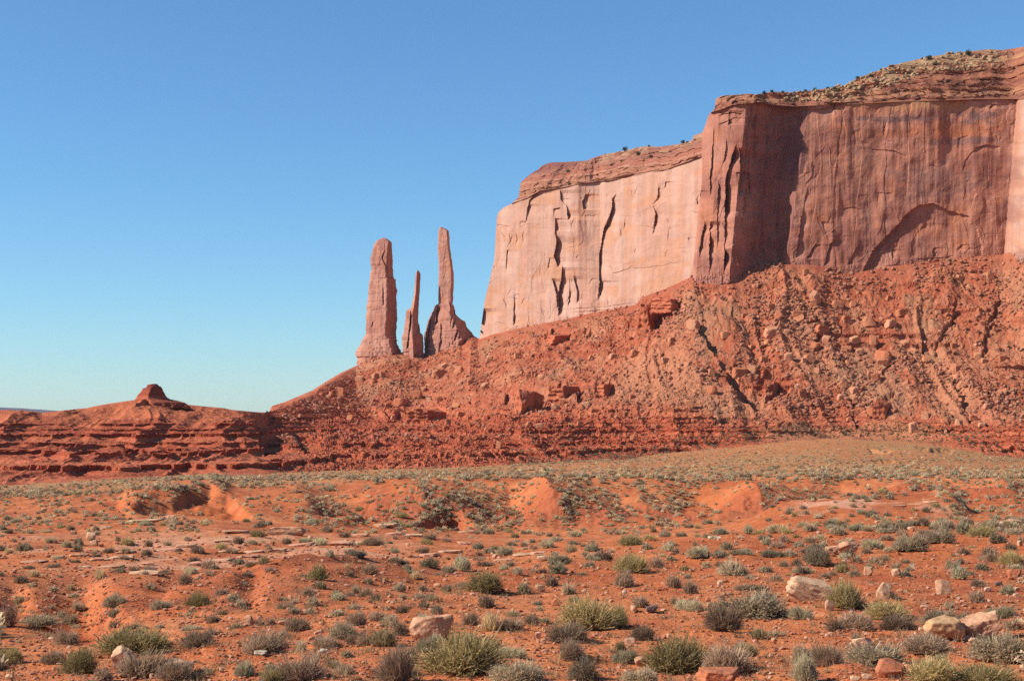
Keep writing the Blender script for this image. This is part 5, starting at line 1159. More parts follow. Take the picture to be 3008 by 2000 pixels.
STYLE = {  # colours from dull to bright, height, lumps, upright 0..1, width of a sprig, leaves per sprig
    'S': dict(c=((0.260, 0.185, 0.100), (0.580, 0.440, 0.275)), lumps=5, up=0.25, w=0.010, leaf=2, lr=0.022),
    'D': dict(c=((0.250, 0.150, 0.085), (0.540, 0.375, 0.240)), lumps=4, up=0.30, w=0.008, leaf=1, lr=0.014),
    'R': dict(c=((0.260, 0.185, 0.070), (0.580, 0.435, 0.195)), lumps=7, up=0.42, w=0.008, leaf=2, lr=0.018),
    'G': dict(c=((0.420, 0.290, 0.140), (0.640, 0.480, 0.260)), lumps=2, up=0.85, w=0.008, leaf=0, lr=0.01),
    'P': dict(c=((0.380, 0.300, 0.160), (0.620, 0.520, 0.320)), lumps=4, up=0.55, w=0.010, leaf=2, lr=0.020),
}
def sprigs(seed, kind, n, thick=1.0):
    """foliage of one plant, about 1 wide and 1 high: thin sprigs (ribbons) and small leaves; returns verts, quads, tint"""
    st = STYLE[kind]; r = np.random.default_rng(seed)
    nl = st['lumps']
    ang = r.uniform(0, 6.28, nl); rad = np.sqrt(r.random(nl)) * (0.30 if nl > 2 else 0.1)
    lc = np.stack([rad * np.cos(ang), rad * np.sin(ang)], -1); lr_ = r.uniform(0.24, 0.34, nl) if nl > 2 else np.full(nl, 0.42); lh = r.uniform(0.65, 1.0, nl)
    k = r.integers(0, nl, n)
    phi = r.uniform(0, 6.28, n); ct = r.uniform(-0.08, 1, n) ** 1.0
    if st['up'] > 0.5: ct = np.abs(ct) ** (1 - 0.45 * st['up'])
    sn = np.sqrt(1 - np.clip(ct, -1, 1) ** 2); R_ = r.uniform(0.55, 1.04, n) * (1 + 0.08 * r.normal(0, 1, n).clip(-1, 1))
    R_ = R_ * (1 + 0.22 * np.sin(phi * 3 + k * 1.7) * np.sin(phi * 5 + k))
    tip = np.stack([lc[k, 0] + lr_[k] * R_ * sn * np.cos(phi), lc[k, 1] + lr_[k] * R_ * sn * np.sin(phi), np.maximum(lh[k] * R_ * (0.18 + 0.78 * np.clip(ct, 0, 1)), 0.03)], -1)
    root = np.stack([tip[:, 0] * lerp(0.25, 0.62, st['up']), tip[:, 1] * lerp(0.25, 0.62, st['up']), 0.02 + 0 * phi], -1)
    f0 = r.uniform(0.25, 0.6, n)[:, None] if kind != 'G' else np.zeros((n, 1))
    mid = root + (tip - root) * 0.6; mid[:, 2] += 0.05 + 0.06 * st['up']
    a = root * (1 - f0) + mid * f0
    mid = mid * 0.55 + (a + tip) * 0.225 + r.normal(0, 0.035, (n, 3))
    d = tip - a; side = np.cross(d, r.normal(0, 1, (n, 3))); side /= np.linalg.norm(side, axis=1)[:, None] + 1e-6
    w = st['w'] * thick * r.uniform(0.6, 1.3, n)[:, None]
    V = np.stack([a - side * w * 0.8, a + side * w * 0.8, mid - side * w, mid + side * w, tip - side * w * 0.35, tip + side * w * 0.35], 1)
    q = np.array([[0, 1, 3, 2], [2, 3, 5, 4]])
    Q = (q[None] + (np.arange(n) * 6)[:, None, None]).reshape(-1, 4)
    t = r.random(n)
    C = mixc(st['c'][0], st['c'][1], np.repeat(t[:, None], 6, 1) * np.array([0.5, 0.5, 0.8, 0.8, 1, 1])[None])
    V = V.reshape(-1, 3); C = C.reshape(-1, 3)
    if st['leaf']:
        m = n * st['leaf']; kk = np.repeat(np.arange(n), st['leaf'])
        s_ = r.uniform(0.0, 1.04, m)[:, None] ** 0.7
        c0 = mid[kk] + (tip[kk] - mid[kk]) * s_ + r.normal(0, 0.018, (m, 3))
        u = r.normal(0, 1, (m, 3)) + np.array([0, 0, 0.8]); u /= np.linalg.norm(u, axis=1)[:, None]
        v = np.cross(u, r.normal(0, 1, (m, 3))); v /= np.linalg.norm(v, axis=1)[:, None]
        L = st['lr'] * thick * r.uniform(0.6, 1.4, m)[:, None]
        LV_ = np.stack([c0 - u * L, c0 + v * L * 0.45, c0 + u * L, c0 - v * L * 0.45], 1)
        LQ = np.arange(m * 4).reshape(-1, 4) + len(V)
        LC = mixc(st['c'][0], st['c'][1], np.repeat(r.random(m)[:, None] * 0.7 + 0.3, 4, 1)).reshape(-1, 3)
        V = np.concatenate([V, LV_.reshape(-1, 3)]); Q = np.concatenate([Q, LQ]); C = np.concatenate([C, LC])
    w0, w1 = np.percentile(V[:, 0], (1.5, 98.5)); V[:, 0] = (V[:, 0] - (w0 + w1) / 2) / (w1 - w0)
    w0, w1 = np.percentile(V[:, 1], (1.5, 98.5)); V[:, 1] = (V[:, 1] - (w0 + w1) / 2) / (w1 - w0)
    V[:, 2] = np.maximum(V[:, 2], 0.0) / np.percentile(V[:, 2], 98)
    return V, Q, C

def stems(seed, kind, n=26):
    r = np.random.default_rng(seed + 999); VV = []; QQ = []
    for i in range(n):
        p = r.uniform(0, 6.28); rr = r.uniform(0.12, 0.36); h = r.uniform(0.25, 0.62)
        p0 = np.array([0.08 * math.cos(p), 0.08 * math.sin(p), -0.05]); p2 = np.array([rr * math.cos(p), rr * math.sin(p), h]); p1 = (p0 + p2) / 2 + r.normal(0, 0.04, 3)
        for (A_, B_, wa, wb_) in ((p0, p1, 0.013, 0.010), (p1, p2, 0.010, 0.005)):
            d = (B_ - A_) / np.linalg.norm(B_ - A_); s = np.cross(d, [0, 0, 1.0]); s /= np.linalg.norm(s) + 1e-6; u = np.cross(s, d)
            o = len(VV)
            for P_, w in ((A_, wa), (B_, wb_)):
                for c_, s_ in ((1, 0), (-0.5, 0.866), (-0.5, -0.866)): VV.append(P_ + (s * c_ + u * s_) * w)
            QQ += [[o, o + 1, o + 4, o + 3], [o + 1, o + 2, o + 5, o + 4], [o + 2, o, o + 3, o + 5]]
    V = np.array(VV); c = np.tile(np.array((0.19, 0.14, 0.11)), (len(V), 1)) * r.uniform(0.7, 1.5, (len(V), 1))
    return V, np.array(QQ), c

def mesh_of(name, vqc, mat=None):
    V, Q, C = vqc
    return new_mesh(name, V, Q, np.full(len(Q), 4), mat or M_plant, C, False)
NAME = {'S': "sagebrush", 'D': "dry_shrub", 'R': "rabbitbrush", 'G': "grass_tuft", 'P': "saltbush"}
CATG = {'S': "sagebrush", 'D': "dry shrub", 'R': "green bush", 'G': "grass tuft", 'P': "pale shrub"}
BIG = {k: [(mesh_of("foliage", sprigs(31 * i + ord(k), k, 3000, 0.72)), mesh_of("stems", stems(31 * i + ord(k), k), M_wood)) for i in range(4 if k in 'SDR' else 2)] for k in STYLE}
MED = {k: [mesh_of(NAME[k], sprigs(57 * i + ord(k) * 3, k, 760, 1.3)) for i in range(5)] for k in STYLE}
SML = {k: [mesh_of(NAME[k], sprigs(77 * i + ord(k) * 5, k, 300, 1.9)) for i in range(5)] for k in STYLE}

PL = """
A D 750 755 250 190|A R 1480 890 960 330|A R 880 1090 420 320|A G 990 1000 130 240|A D 1620 1150 560 320|A D 2010 1185 420 260|A D 1180 1170 230 190|A D 600 1000 290 170|A R 60 975 380 190|A D 10 1065 150 110|A D 2250 800 350 215|A S 430 560 420 140
A S 800 550 210 150|A S 700 455 140 95|A S 1310 350 280 170|A S 1320 450 170 120|A D 1340 570 200 115|A D 1550 582 230 85|A S 1840 355 260 130|A D 70 575 220 290|A G 215 300 130 130|A S 210 345 90 60|A S 900 360 170 115|A G 810 130 95 85|A S 840 215 130 70|A S 600 145 130 75|A S 590 355 90 75
A R 2270 325 300 190|A S 1740 130 140 95|A S 1830 582 110 60|A S 2210 590 260 65|A S 870 570 130 55|A S 1180 515 60 45|A S 2210 390 50 50|A S 550 665 60 45
B D 690 862 570 275|B D 1050 1215 570 310|B R 780 1215 300 180|B D 1080 605 310 175|B S 1590 690 310 185|B D 1390 805 340 135|B S 1105 832 165 145|B G 2060 798 290 230|B D 1840 785 210 190|B D 1740 540 260 185|B D 1990 492 210 135|B S 2140 565 230 175|B D 2260 655 200 200|B S 1730 355 175 75
B S 1520 435 180 85|B D 1190 205 155 135|B G 1330 130 150 120|B S 1750 175 130 115|B D 1870 215 175 145|B S 2250 145 155 125|B S 330 275 175 105|B S 410 330 130 115|B D 185 195 165 95|B S 910 255 130 55|B D 1020 300 155 85|B S 880 348 100 80|B D 985 345 110 75|B S 1040 425 160 95|B S 1255 325 160 120|B S 1210 412 115 80|B D 100 505 160 115
B S 200 420 120 60|B G 360 575 155 85|B D 640 545 130 115|B D 760 522 115 95|B S 900 500 120 60|B S 465 95 90 75|B D 2190 1215 430 450|B D 1680 780 130 130|B D 2280 400 170 130|B S 2290 240 110 80|B P 1540 250 170 110|B D 1680 200 130 70|B D 1980 250 130 110|B G 2120 360 80 60|B D 30 720 120 150
C R 600 1125 880 520|C S 1280 1215 640 270|C S 2020 1190 370 290|C D 1880 945 360 260|C D 1840 745 490 260|C R 2090 600 660 400|C G 1900 275 140 110|C G 950 612 220 270|C D 1190 605 290 175|C G 1210 440 180 85|C D 1420 532 200 155|C P 1570 512 130 85|C D 720 545 210 200|C D 900 345 205 195|C S 330 405 135 135|C S 440 152 135 100
C D 160 152 135 105|C D 590 112 155 95|C G 270 262 165 90|C S 130 235 125 85|C S 1340 182 175 155|C S 1850 187 175 155|C P 1490 310 105 65|C P 1520 370 80 80|C D 420 640 150 120|C S 30 1010 170 270|C D 60 1130 150 120
D S 1600 455 880 340|D D 1290 612 440 340|D D 350 712 280 195|D R 85 842 135 155|D R 780 1095 800 440|D D 1340 1115 560 370|D S 350 1215 420 190|D P 2180 472 250 175|D G 1690 692 190 165|D S 1850 682 160 95|D P 900 372 290 155|D S 710 302 95 95|D D 330 335 205 155|D S 2250 1010 340 260|D P 2230 1215 360 360|D D 150 102 260 210|D D 710 102 195 185|D D 900 175 195 195|D D 1530 135 255 85|D R 60 560 260 280
E R 350 355 440 340|E D 220 605 220 190|E D 470 585 400 210|E R 820 465 520 225|E D 960 585 480 215|E S 1400 525 430 195|E S 1690 535 240 160|E P 2110 452 340 155|E D 2260 595 210 170|E D 1270 855 570 230|E S 700 995 670 250|E D 130 995 400 280|E R 1350 1180 700 300|E R 1930 1220 720 250|E S 2150 965 620 340|E S 440 702 95 95|E D 1840 275 205 165|E D 1840 105 185 110|E D 870 245 125 115|E D 1970 745 190 130|E P 1440 910 200 60
e S 1090 665 420 195|e S 1440 585 340 160|e D 1270 495 270 95|e P 1680 465 240 180|e R 1900 490 340 155|e S 2080 565 210 130|e P 640 645 250 125|e D 970 485 135 95|e S 900 855 115 85|e S 1060 885 115 65|e D 2000 775 210 130|e S 1890 885 145 95|e P 1640 990 195 185|e S 1560 880 170 120|e R 2240 825 290 180|e D 2220 640 145 95|e D 1970 705 195 105|e D 1690 700 135 105
e S 650 795 125 95|e S 600 855 115 65|e D 460 790 170 95|e S 440 940 115 85|e D 100 975 135 95|e S 60 825 290 230|e S 240 475 210 115|e R 260 355 105 65|e D 420 165 85 65|e D 590 430 140 60|e D 1230 380 190 110|e R 580 100 90 60|e D 180 240 90 50|e D 160 390 70 50|e D 350 325 80 55|e S 1010 800 110 60|e S 740 830 80 50|e D 570 690 130 80|e S 2280 860 200 60|e D 2330 560 90 110|e S 1900 760 120 60
d R 210 600 290 135|d R 420 545 170 95|d P 1000 765 280 155|d P 640 665 135 115|d S 720 695 105 85|d R 220 910 440 230|d D 510 865 185 145|d S 1400 945 330 185|d S 1320 655 145 115|d S 1510 705 270 75|d S 1840 725 290 80|d S 2050 725 175 85|d S 2310 805 230 195|d D 1980 845 125 95|d D 2130 845 145 105|d D 1890 1005 155 95|d S 680 775 115 70
d S 1090 855 125 85|d R 830 892 105 65|d D 1990 565 155 105|d D 1900 635 175 95|d P 1780 605 115 105|d P 1570 465 125 125|d R 1690 462 155 55|d D 2220 1060 185 130|d D 950 600 90 70|d R 2100 270 90 75|d D 2240 245 80 65|d S 1420 475 90 40|d S 790 500 140 60|d S 610 500 150 90|d D 470 445 100 70|d S 980 500 80 50|d R 980 400 90 55|d S 880 395 130 60|d S 1590 990 130 70|d R 2130 510 120 50|d D 1650 1120 260 80
c S 1260 935 140 105|c S 1450 912 85 65|c D 1540 912 110 65|c S 2090 855 135 85|c R 860 1145 440 255|c D 640 1100 180 100|c G 70 995 105 115|c P 620 895 250 185|c D 890 845 220 75|c S 460 910 170 95|c S 240 865 220 135|c P 1110 725 220 135|c S 940 695 165 85|c P 800 645 135 95|c P 1600 635 180 115|c R 1230 510 110 65|c R 210 590 160 80|c D 230 540 170 90|c D 170 690 150 90|c D 1330 620 100 70|c S 1900 590 130 60|c D 2120 580 90 60|c S 2020 610 80 45
c P 920 470 160 85|c S 1350 645 80 40|c P 1720 550 160 60|c P 1920 500 180 90|c S 1190 600 130 60|c D 440 560 100 60|c D 810 710 100 50|c R 1000 650 130 60|c D 460 770 70 45|c D 1690 715 110 60|c D 1650 1080 190 150
b R 1310 1000 240 210|b S 1450 750 105 105|b G 680 815 125 130|b D 1910 935 205 155|b S 390 825 155 85|b D 540 850 170 75|b D 60 955 135 85|b R 610 500 200 105|b R 190 645 155 85|b D 390 585 145 105|b S 550 585 115 70|b P 1340 595 180 100|b S 1750 735 260 100|b D 1950 600 260 110|b P 1160 570 180 60|b D 950 590 130 100|b S 2200 800 160 80|b S 2310 820 120 80|b D 1420 450 140 90|b D 1620 505 150 80|b R 1060 330 90 45|b P 1240 350 180 70|b D 650 390 120 90|b R 1790 215 120 65|b R 2100 225 150 50|b R 2280 290 180 65|b D 300 690 170 80|b D 740 670 100 90|b D 1890 1035 130 90
a G 1150 990 140 135|a D 2130 1060 180 160|a R 1460 610 170 100|a S 890 680 130 110|a S 900 610 140 110|a D 1250 690 150 80|a D 1690 720 140 100|a D 2270 690 180 110|a S 580 575 150 65|a S 270 660 200 110|a D 600 850 190 60|a D 230 1040 180 110|a G 380 960 130 100|a S 860 800 130 50|a D 330 870 170 60|a D 1540 900 140 70|a R 690 400 100 50|a S 80 310 120 60|a S 180 330 150 55|a S 660 230 100 55|a D 1360 550 80 80|a P 2190 940 180 110|a S 1900 930 130 60|a D 2230 800 150 80|a P 640 760 130 50|a D 1110 740 120 60|a D 1710 620 110 90|a G 1080 700 80 50
"""
plants = []
for tok in PL.replace("\n", "|").split("|"):
    if not tok.strip(): continue
    key, kind, zx, zy, w_, h_ = tok.split()
    px_, rw, s_ = zoomxy(key, float(zx), float(zy))
    plants.append((kind, px_, rw, float(w_) / s_, float(h_) / s_))

NOUN = {'S': "grey-green sagebrush", 'D': "brown twiggy shrub", 'R': "olive green bush", 'G': "straw-coloured grass tuft", 'P': "pale silvery shrub"}
BUSHMARK = [(1353, 1940, "the yellow-green bush under the biggest boulder", 'R'), (376, 1885, "the longest dark green bush", 'R'), (2207, 1780, "the big grey-green sagebrush", 'S'), (1732, 1800, "the large yellow-green bush on open soil", 'R'),
            (1998, 1940, "the biggest green bush", 'R'), (2141, 1960, "the brown bush merging with the biggest green bush", 'D'), (2128, 1820, "the brown twiggy bush", 'D'), (775, 1890, "the round brown bush", 'D'), (2490, 1760, "the green bush with silvery stems", 'R'), (2743, 1970, "the lower green bush", 'R')]
OWN = {  # plants the photograph singles out by look: nearest list entry to the given pixel
    (376, 1926): "longest dark green bush, spreading behind the brown-stained leaning boulder", (1353, 1986): "large yellow-green bush directly below the biggest pink boulder", (2207, 1816): "widest grey-green sagebrush, left of the striped boulder",
    (1732, 1853): "large yellow-green bush with a white grass tuft on its upper left", (1998, 1978): "biggest green bush, above the broad red boulder at the lower edge", (775, 1919): "big round brown-grey bush on open soil", (191, 1892): "pinkish fan-shaped twiggy shrub with a crisp shadow on bare soil",
    (1124, 1903): "straw-coloured grass tuft left of the biggest pink boulder", (1442, 1856): "straw-coloured tuft with a brown shrub on its right", (692, 1846): "smooth straw-coloured dome of grass, low and round", (18, 1846): "tall lilac-grey bare twigs at the left frame edge",
    (933, 1704): "dark olive bush with a wide round shadow on the red hump", (2490, 1791): "green bush with a fan of silvery stems right of the striped boulder", (2944, 1816): "pale domed shrub above the cracked pale boulder", (2823, 1705): "tall pale shrub beside the flat square slab",
    (2890, 1576): "largest pale-green bush at the far right under the knoll", (2833, 1570): "whitish shrub left of the largest pale-green bush", (2128, 1856): "reddish brown twiggy bush in front of the big grey-green sagebrush", (2230, 1876): "straw-coloured tuft alone on the gravel", (252, 1954): "thin upright straw tuft at the edge of the long dark green bush"}
placed = []
used_labels = {}
SIDE = lambda dx, dy: ("left of" if dx < 0 else "right of") if abs(dx) > 1.3 * abs(dy) else ("above" if dy < 0 else "below")
def auto_label(kind, px_, rw, wpx):
    size = "large" if wpx > 100 else "mid-sized" if wpx > 48 else "small" if wpx > 28 else "tiny"
    cands = sorted([(math.hypot(px_ - a, (rw - b) * 1.6), a, b, n_) for a, b, n_ in LANDMARK + [(m[0], m[1], m[2]) for m in BUSHMARK] if math.hypot(px_ - a, rw - b) > 12])
    for near, a, b, n_ in cands[:7]:
        dx, dy = px_ - a, rw - b
        for how in ("just ", "") if near < 110 else ("", "well "):
            diag = ""
            s_ = f"{size} {NOUN[kind]} {how}{SIDE(dx, dy)} {n_}"
            if s_ not in used_labels: return s_
    return f"{size} {NOUN[kind]} on the open red slope"
def add_plant(kind, px_, rw, wpx, hpx, label=None, group=None, seed=0, d_=None, gz=None):
    r = np.random.default_rng(seed + 17)
    if d_ is None:
        if rw > 2030:                        # rooted below the frame
            d_, gz = hit(px_, 2030); d2 = d_ * 0.985; gz = ground_z((px_ - CX) / F * d2, d2); d_ = d2; hpx = hpx
        else: d_, gz = hit(px_, rw)
    wm = wpx / F * d_; hm = hpx / F * d_ * 1.02
    y_ = d_ + wm * 0.22
    x_ = (px_ - CX) / F * d_
    gz = min(gz, ground_z(x_, y_)) if abs(ground_z(x_, y_) - gz) < 0.5 * hm + 0.1 else gz
    o_scale = (wm * 0.90, wm * r.uniform(0.65, 0.95), hm * 0.80)
    rz = r.uniform(0, 6.28)
    # the foliage is turned first and then stretched, so wide clumps stay wide as seen
    if wpx > 62:
        fo, stm = BIG[kind][seed % len(BIG[kind])]
        root = bpy.data.objects.new(NAME[kind], None); COL.objects.link(root)
        root.location = (x_, y_, gz - 0.03); root.scale = o_scale
        for nm, me in (("foliage", fo), ("stems", stm)):
            c_ = bpy.data.objects.new(nm, me); COL.objects.link(c_); c_.parent = root; c_.rotation_euler = (0, 0, rz)
        o = root
    else:
        src = MED if wpx > 24 else SML
        me = src[kind][seed % 5]
        o = bpy.data.objects.new(NAME[kind], me); COL.objects.link(o)
        o.location = (x_, y_, gz - 0.03); o.scale = o_scale
        o.rotation_euler = (0, 0, r.choice([0, math.pi]) + r.normal(0, 0.25))
    o["category"] = CATG[kind]
    o["label"] = label; used_labels[label] = 1
    if group: o["group"] = group
    placed.append((px_, rw, wpx))
    return o
ownleft = dict(OWN); chosen = {}
for (a, b), t_ in OWN.items():
    i = min(range(len(plants)), key=lambda q: (plants[q][1] - a) ** 2 + (plants[q][2] - b) ** 2)
    if i not in chosen: chosen[i] = t_
for t_ in chosen.values(): used_labels[t_] = 1
order = sorted(range(len(plants)), key=lambda q: -plants[q][3])
for i in order:
    kind, px_, rw, wpx, hpx = plants[i]
    lab = chosen.get(i) or auto_label(kind, px_, rw, wpx)
    grp = None
    if lab.endswith("on the open red slope") or lab in used_labels and i not in chosen:
        lab = f"small {NOUN[kind]} among many scattered over the near red slope"; grp = f"{CATG[kind]} plants scattered over the near slope"
    add_plant(kind, px_, rw, wpx, hpx, lab, grp, i)

# ---- mid-distance plants, still one by one: the wash, its bank and the flats
rp = np.random.default_rng(42)
count = {k: sum(1 for p in plants if p[0] == k) for k in STYLE}
def zone(px_, rw):
    if rw > 1690: return "near slope", "on the near red slope"
    if rw > 1560: return "wash", "in the sandy wash beyond the near slope"
    if rw > 1405 and px_ > 950: return "gullied bank", "on the gullied red bank beyond the wash"
    return "left flats", "on the red flats beyond the bedrock slabs"
cand = []
NB = 90000
rbase = np.interp(TPX, tcol, [r_[1][0] for r_ in TN])
PXs = rp.uniform(-30, 3040, NB)
bnd = rp.choice(5, NB, p=[0.33, 0.47, 0.05, 0.01, 0.14])
RWs = np.select([bnd == 0, bnd == 1, bnd == 2, bnd == 4], [rp.uniform(1350, 1412, NB), rp.uniform(1400, 1570, NB), rp.uniform(1560, 1700, NB), rp.uniform(1280, 1356, NB)], rp.uniform(1700, 1990, NB))
BSs = np.interp(PXs, TPX, rbase); PXs = np.where(bnd == 4, rp.uniform(1500, 3040, NB), PXs); BSs = np.interp(PXs, TPX, rbase); RWs = np.where(bnd == 4, BSs + rp.random(NB) * np.maximum(1358 - BSs, 2), RWs); low = RWs < BSs - 2; RWs = np.where(low, BSs + rp.uniform(0, 45, NB), RWs)
Ms = vn2(PXs / 60, RWs / 14, 5) + 0.6 * vn2(PXs / 22, RWs / 7, 6)
Is = inside(PXs, RWs, hole)
for px_, rw, m, inh in zip(PXs, RWs, Ms, Is):
    if len(cand) >= 11500: break
    px_, rw = float(px_), float(rw)
    kx = int(np.clip(np.searchsorted(GPX, px_), 4, len(GPX) - 5))
    if 950 < px_ and 1404 < rw < 1565:          # the shaded right flanks of the bank carry the scrub, the sunny ones are bare
        jd = int(np.searchsorted(GD, hit(px_, rw)[0])); jd = min(jd, len(GD) - 1)
        gs = (GZ[kx + 4, jd] - GZ[kx - 4, jd]) / (gx[kx + 4, jd] - gx[kx - 4, jd])
        if gs > 0.03 and rp.random() < 0.55: continue
        if gs > -0.06 and m < rp.uniform(-0.55, 0.15): continue
    elif rw > 1412 and m < rp.uniform(-0.55, 0.15): continue
    if inh: continue
    if any(abs(px_ - pc) < wd and 1440 < rw < 1560 and rp.random() < 0.8 for pc, wd in ((1590, 50), (2180, 60))): continue
    if 2150 < px_ < 2860 and 1480 < rw < 1550 and rp.random() < 0.65: continue
    if 450 < px_ < 1150 and 1630 < rw < 1790 and rp.random() < 0.7: continue
    if px_ < 900 and 1412 < rw < 1560 and rp.random() < 0.35: continue
    if px_ < 1150 and 1545 < rw < 1690 and rp.random() < 0.5: continue
    d_, gz = hit(px_, rw)
    if not 22 < d_ < 720: continue
    wm = 0.30 + 0.85 * rp.random() ** 1.6
    wm *= 0.85
    if d_ > 350: wm *= 0.75
    if d_ > 230: wm *= rp.uniform(0.9, 1.5)
    if rw > 1690: wm *= 0.55
    wpx = wm * F / d_
    if rw > 1560 and any((px_ - a) ** 2 + 4 * (rw - b) ** 2 < (0.5 * (w_ + wpx)) ** 2 for a, b, w_ in placed if abs(a - px_) < 90 and abs(b - rw) < 50): continue
    kind = rp.choice(list('SDRGP'), p=[0.46, 0.20, 0.06, 0.08, 0.20])
    cand.append((wpx, kind, px_, rw, d_, gz, wm))
cand.sort(key=lambda t: -t[0])
stuff = {k: [] for k in STYLE}
for i, (wpx, kind, px_, rw, d_, gz, wm) in enumerate(cand):
    if count[kind] < 296:
        count[kind] += 1
        zn, zt = zone(px_, rw)
        add_plant(kind, px_, rw, wpx, wpx * rp.uniform(0.45, 0.75), f"one of the smaller {NOUN[kind]} plants {zt}", f"small {CATG[kind]} plants, {zn}", 1000 + i, d_, gz)
    else: stuff[kind].append((px_, d_, gz, wm))
for _ in range(700):                         # the same scrub goes on beyond the frame
    px_ = rp.uniform(3045, 3700) if rp.random() < 0.5 else rp.uniform(-700, -35); rw = rp.uniform(1400, 1980)
    d_, gz = hit(px_, rw)
    stuff[rp.choice(list('SDRGP'))].append((px_, d_, gz, 0.3 + 0.7 * rp.random()))
LOWP = {k: [sprigs(91 * i + ord(k) * 7, k, 84, 3.0) for i in range(4)] for k in STYLE}
SN = {'S': "distant_sagebrush", 'D': "distant_dry_brush", 'R': "distant_green_brush", 'G': "distant_grass", 'P': "distant_saltbush"}
for kind, L in stuff.items():
    if not L: continue
    VV, QQ, CC = [], [], []; off = 0
    for i, (px_, d_, gz, wm) in enumerate(L):
        V, Q, C = LOWP[kind][i % 4]
        a = rp.uniform(0, 6.28); hm = wm * rp.uniform(0.45, 0.75)
        x = (V[:, 0] * math.cos(a) - V[:, 1] * math.sin(a)) * wm; y = (V[:, 0] * math.sin(a) + V[:, 1] * math.cos(a)) * wm
        VV.append(np.stack([x + (px_ - CX) / F * d_, y + d_, V[:, 2] * hm + gz - 0.03], -1)); QQ.append(Q + off); CC.append(C * rp.uniform(0.75, 1.25)); off += len(V)
    link(SN[kind], mesh_of(SN[kind], (np.concatenate(VV), np.concatenate(QQ), np.concatenate(CC))), kind="stuff")

# withered grass and litter round the near plants: thin, uncountable
VV, QQ, CC = [], [], []; off = 0
GT = [sprigs(301 + i, 'G', 22, 1.6) for i in range(4)] + [sprigs(311 + i, 'D', 26, 1.6) for i in range(4)]
near = [t for t in placed if t[1] > 1600]
for it in range(2600):
    if it < 1700:
        a_, b_, w_ = near[rp.integers(0, len(near))]; px_ = a_ + rp.normal(0, 0.55) * w_; rw = b_ + rp.normal(0, 0.16) * w_
    else: px_ = rp.uniform(-40, 3050); rw = rp.uniform(1620, 2010)
    if not 1600 < rw < 2025: continue
    d_, gz = hit(px_, rw)
    if d_ > 110: continue
    V, Q, C = GT[rp.integers(0, 8)]; wm = rp.uniform(0.10, 0.34); hm = wm * rp.uniform(0.3, 0.8)
    VV.append(V * np.array([wm, wm, hm]) + np.array([(px_ - CX) / F * d_, d_, gz - 0.02])); QQ.append(Q + off); CC.append(C * rp.uniform(0.6, 1.1)); off += len(V)
link("dry_grass", mesh_of("dry_grass", (np.concatenate(VV), np.concatenate(QQ), np.concatenate(CC))), kind="stuff")

# low scrub on the talus and at its foot: thin, uncountable
VV, QQ, CC = [], [], []; off = 0
r_ok = 0
for it in range(4600):
    k_ = rp.integers(int(np.searchsorted(TPX, 830)), int(np.searchsorted(TPX, 3060))); j = int(NV * (0.03 + 0.88 * rp.random()))
    if it > 3000:
        k_ = rp.integers(int(np.searchsorted(TPX, 1500)), int(np.searchsorted(TPX, 3060))); j = int(NV * rp.uniform(0.03, 0.22))
    elif vn2(tx[k_, j] / 20, TD[k_, j] / 40, 66) + 0.5 * (TPX[k_] > 2100) < rp.uniform(-0.2, 0.9): continue
    V, Q, C = LOWP['S'][rp.integers(0, 4)]; wm = rp.uniform(0.5, 1.3)
    p_ = TP[k_, j]
    VV.append(V * np.array([wm, wm, wm * 0.6]) + p_); QQ.append(Q + off); CC.append(C * rp.uniform(0.8, 1.3)); off += len(V)
link("slope_scrub", mesh_of("slope_scrub", (np.concatenate(VV), np.concatenate(QQ), np.concatenate(CC))), kind="stuff")

# dark junipers on the mesa rim, one by one
def juniper_mesh(seed):
    r = np.random.default_rng(seed); n = 260
    u = r.normal(0, 1, (n, 3)); u /= np.linalg.norm(u, axis=1)[:, None]; R_ = r.random(n) ** 0.4
    c0 = u * R_[:, None] * np.array([0.5, 0.5, 0.45]) + np.array([0, 0, 0.55]); c0 += 0.12 * vn3(c0[:, 0] * 4, c0[:, 1] * 4, c0[:, 2] * 4, seed)[:, None]
    a = r.normal(0, 1, (n, 3)); a /= np.linalg.norm(a, axis=1)[:, None]; b = np.cross(a, r.normal(0, 1, (n, 3))); b /= np.linalg.norm(b, axis=1)[:, None]
    L = r.uniform(0.06, 0.12, n)[:, None]
    V = np.stack([c0 - a * L, c0 + b * L * 0.7, c0 + a * L, c0 - b * L * 0.7], 1).reshape(-1, 3)
    C = np.repeat(mixc((0.035, 0.05, 0.022), (0.09, 0.105, 0.045), r.random(n)), 4, 0)
    return V, np.arange(n * 4).reshape(-1, 4), C
def trunk_mesh():
    V = []; Q = []
    for k in range(3):
        a = 2.1 * k
        b0 = np.array([0.03 * math.cos(a), 0.03 * math.sin(a), -0.1]); b1 = np.array([0.22 * math.cos(a), 0.22 * math.sin(a), 0.6])
        o = len(V)
        for P_, w in ((b0, 0.05), (b1, 0.02)):
            for t in range(5): V.append(P_ + w * np.array([math.cos(t * 1.257), math.sin(t * 1.257), 0]))
        for t in range(5): Q.append([o + t, o + (t + 1) % 5, o + 5 + (t + 1) % 5, o + 5 + t])
    V = np.array(V); return V, np.array(Q), np.tile(np.array((0.12, 0.085, 0.06)), (len(V), 1))
JM = [mesh_of("crown", juniper_mesh(i)) for i in range(3)]; JT = mesh_of("trunk", trunk_mesh(), M_wood)
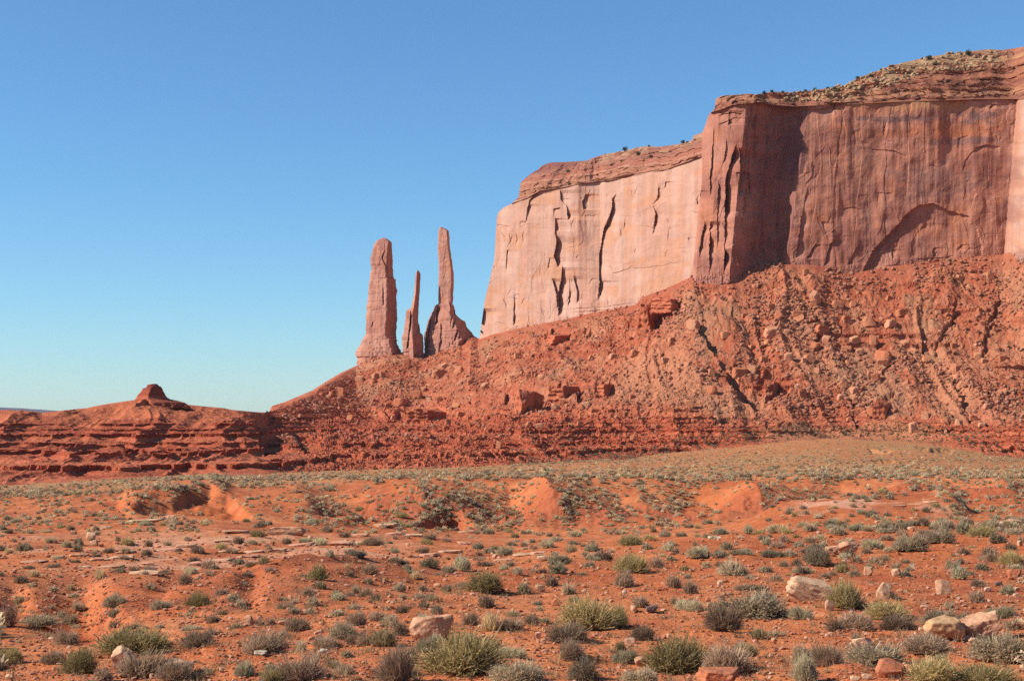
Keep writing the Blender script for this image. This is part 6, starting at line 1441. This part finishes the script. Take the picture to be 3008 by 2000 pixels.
JUN = [(1836, 443, 13, 1), (1906, 430, 6, 1), (2006, 421, 11, 1), (2020, 419, 6, 1), (1874, 455, 12, 1), (1912, 464, 10, 1), (1668, 506, 9, 1), (1797, 487, 7, 1), (1825, 475, 7, 1), (2245, 274, 9, 2), (2268, 272, 10, 2), (2300, 273, 8, 2), (2366, 270, 9, 2), (2394, 266, 10, 2),
       (2432, 261, 8, 2), (2452, 265, 12, 2), (2560, 228, 12, 2), (2590, 207, 8, 2), (2620, 197, 8, 2), (2710, 173, 6, 2), (2731, 176, 14, 2), (2746, 192, 12, 2), (2845, 163, 17, 2), (2520, 232, 10, 2), (2786, 244, 12, 2), (2592, 249, 10, 2), (2637, 237, 10, 2), (2898, 170, 9, 2)]
for i, (px_, rw, w_, wl) in enumerate(JUN):
    cp = cap1 if wl == 1 else cap2
    dd = np.hypot(cp[0] - px_, cp[1] - rw - 2); ii, jj = np.unravel_index(np.argmin(dd), dd.shape)
    p_ = W(px_, cp[1][ii, jj], cp[2][ii, jj])
    wm = w_ / F * cp[2][ii, jj] * 1.15
    root = bpy.data.objects.new("juniper", None); COL.objects.link(root); root.location = p_ + np.array([0, 0.6, 0.05]); root.scale = (wm, wm, wm * 0.95); root.rotation_euler = (0, 0, i * 1.3)
    for nm, me in (("crown", JM[i % 3]), ("trunk", JT)):
        c_ = bpy.data.objects.new(nm, me); COL.objects.link(c_); c_.parent = root
    root["category"] = "juniper"
    root["group"] = "junipers on the lower mesa rim" if wl == 1 else "junipers on the higher mesa rim"
    root["label"] = "small dark juniper on the lower rim above the bright wall" if wl == 1 else "small dark juniper on the higher rim above the dark front wall"

# ------------------------------------------------------------------ the air between the camera and the far walls
x0, x1, y0, y1, z0, z1 = -12600.0, 12600.0, -12600.0, 12600.0, CZ - 32.0, CZ + 330.0
V = np.array([(x, y, z) for z in (z0, z1) for y in (y0, y1) for x in (x0, x1)])
Q = np.array([[0, 2, 3, 1], [4, 5, 7, 6], [0, 1, 5, 4], [2, 6, 7, 3], [0, 4, 6, 2], [1, 3, 7, 5]])
hm_ = bpy.data.materials.new("thin_air"); hm_.use_nodes = True
for n_ in list(hm_.node_tree.nodes):
    if n_.type != 'OUTPUT_MATERIAL': hm_.node_tree.nodes.remove(n_)
pv = hm_.node_tree.nodes.new("ShaderNodeVolumePrincipled")
pv.inputs['Color'].default_value = (0.80, 0.90, 1.0, 1); pv.inputs['Density'].default_value = 1.5e-5
hm_.node_tree.links.new(pv.outputs[0], [n_ for n_ in hm_.node_tree.nodes if n_.type == 'OUTPUT_MATERIAL'][0].inputs['Volume'])
link("haze", new_mesh("haze", V, Q, np.full(6, 4), hm_, None, False), kind="stuff")
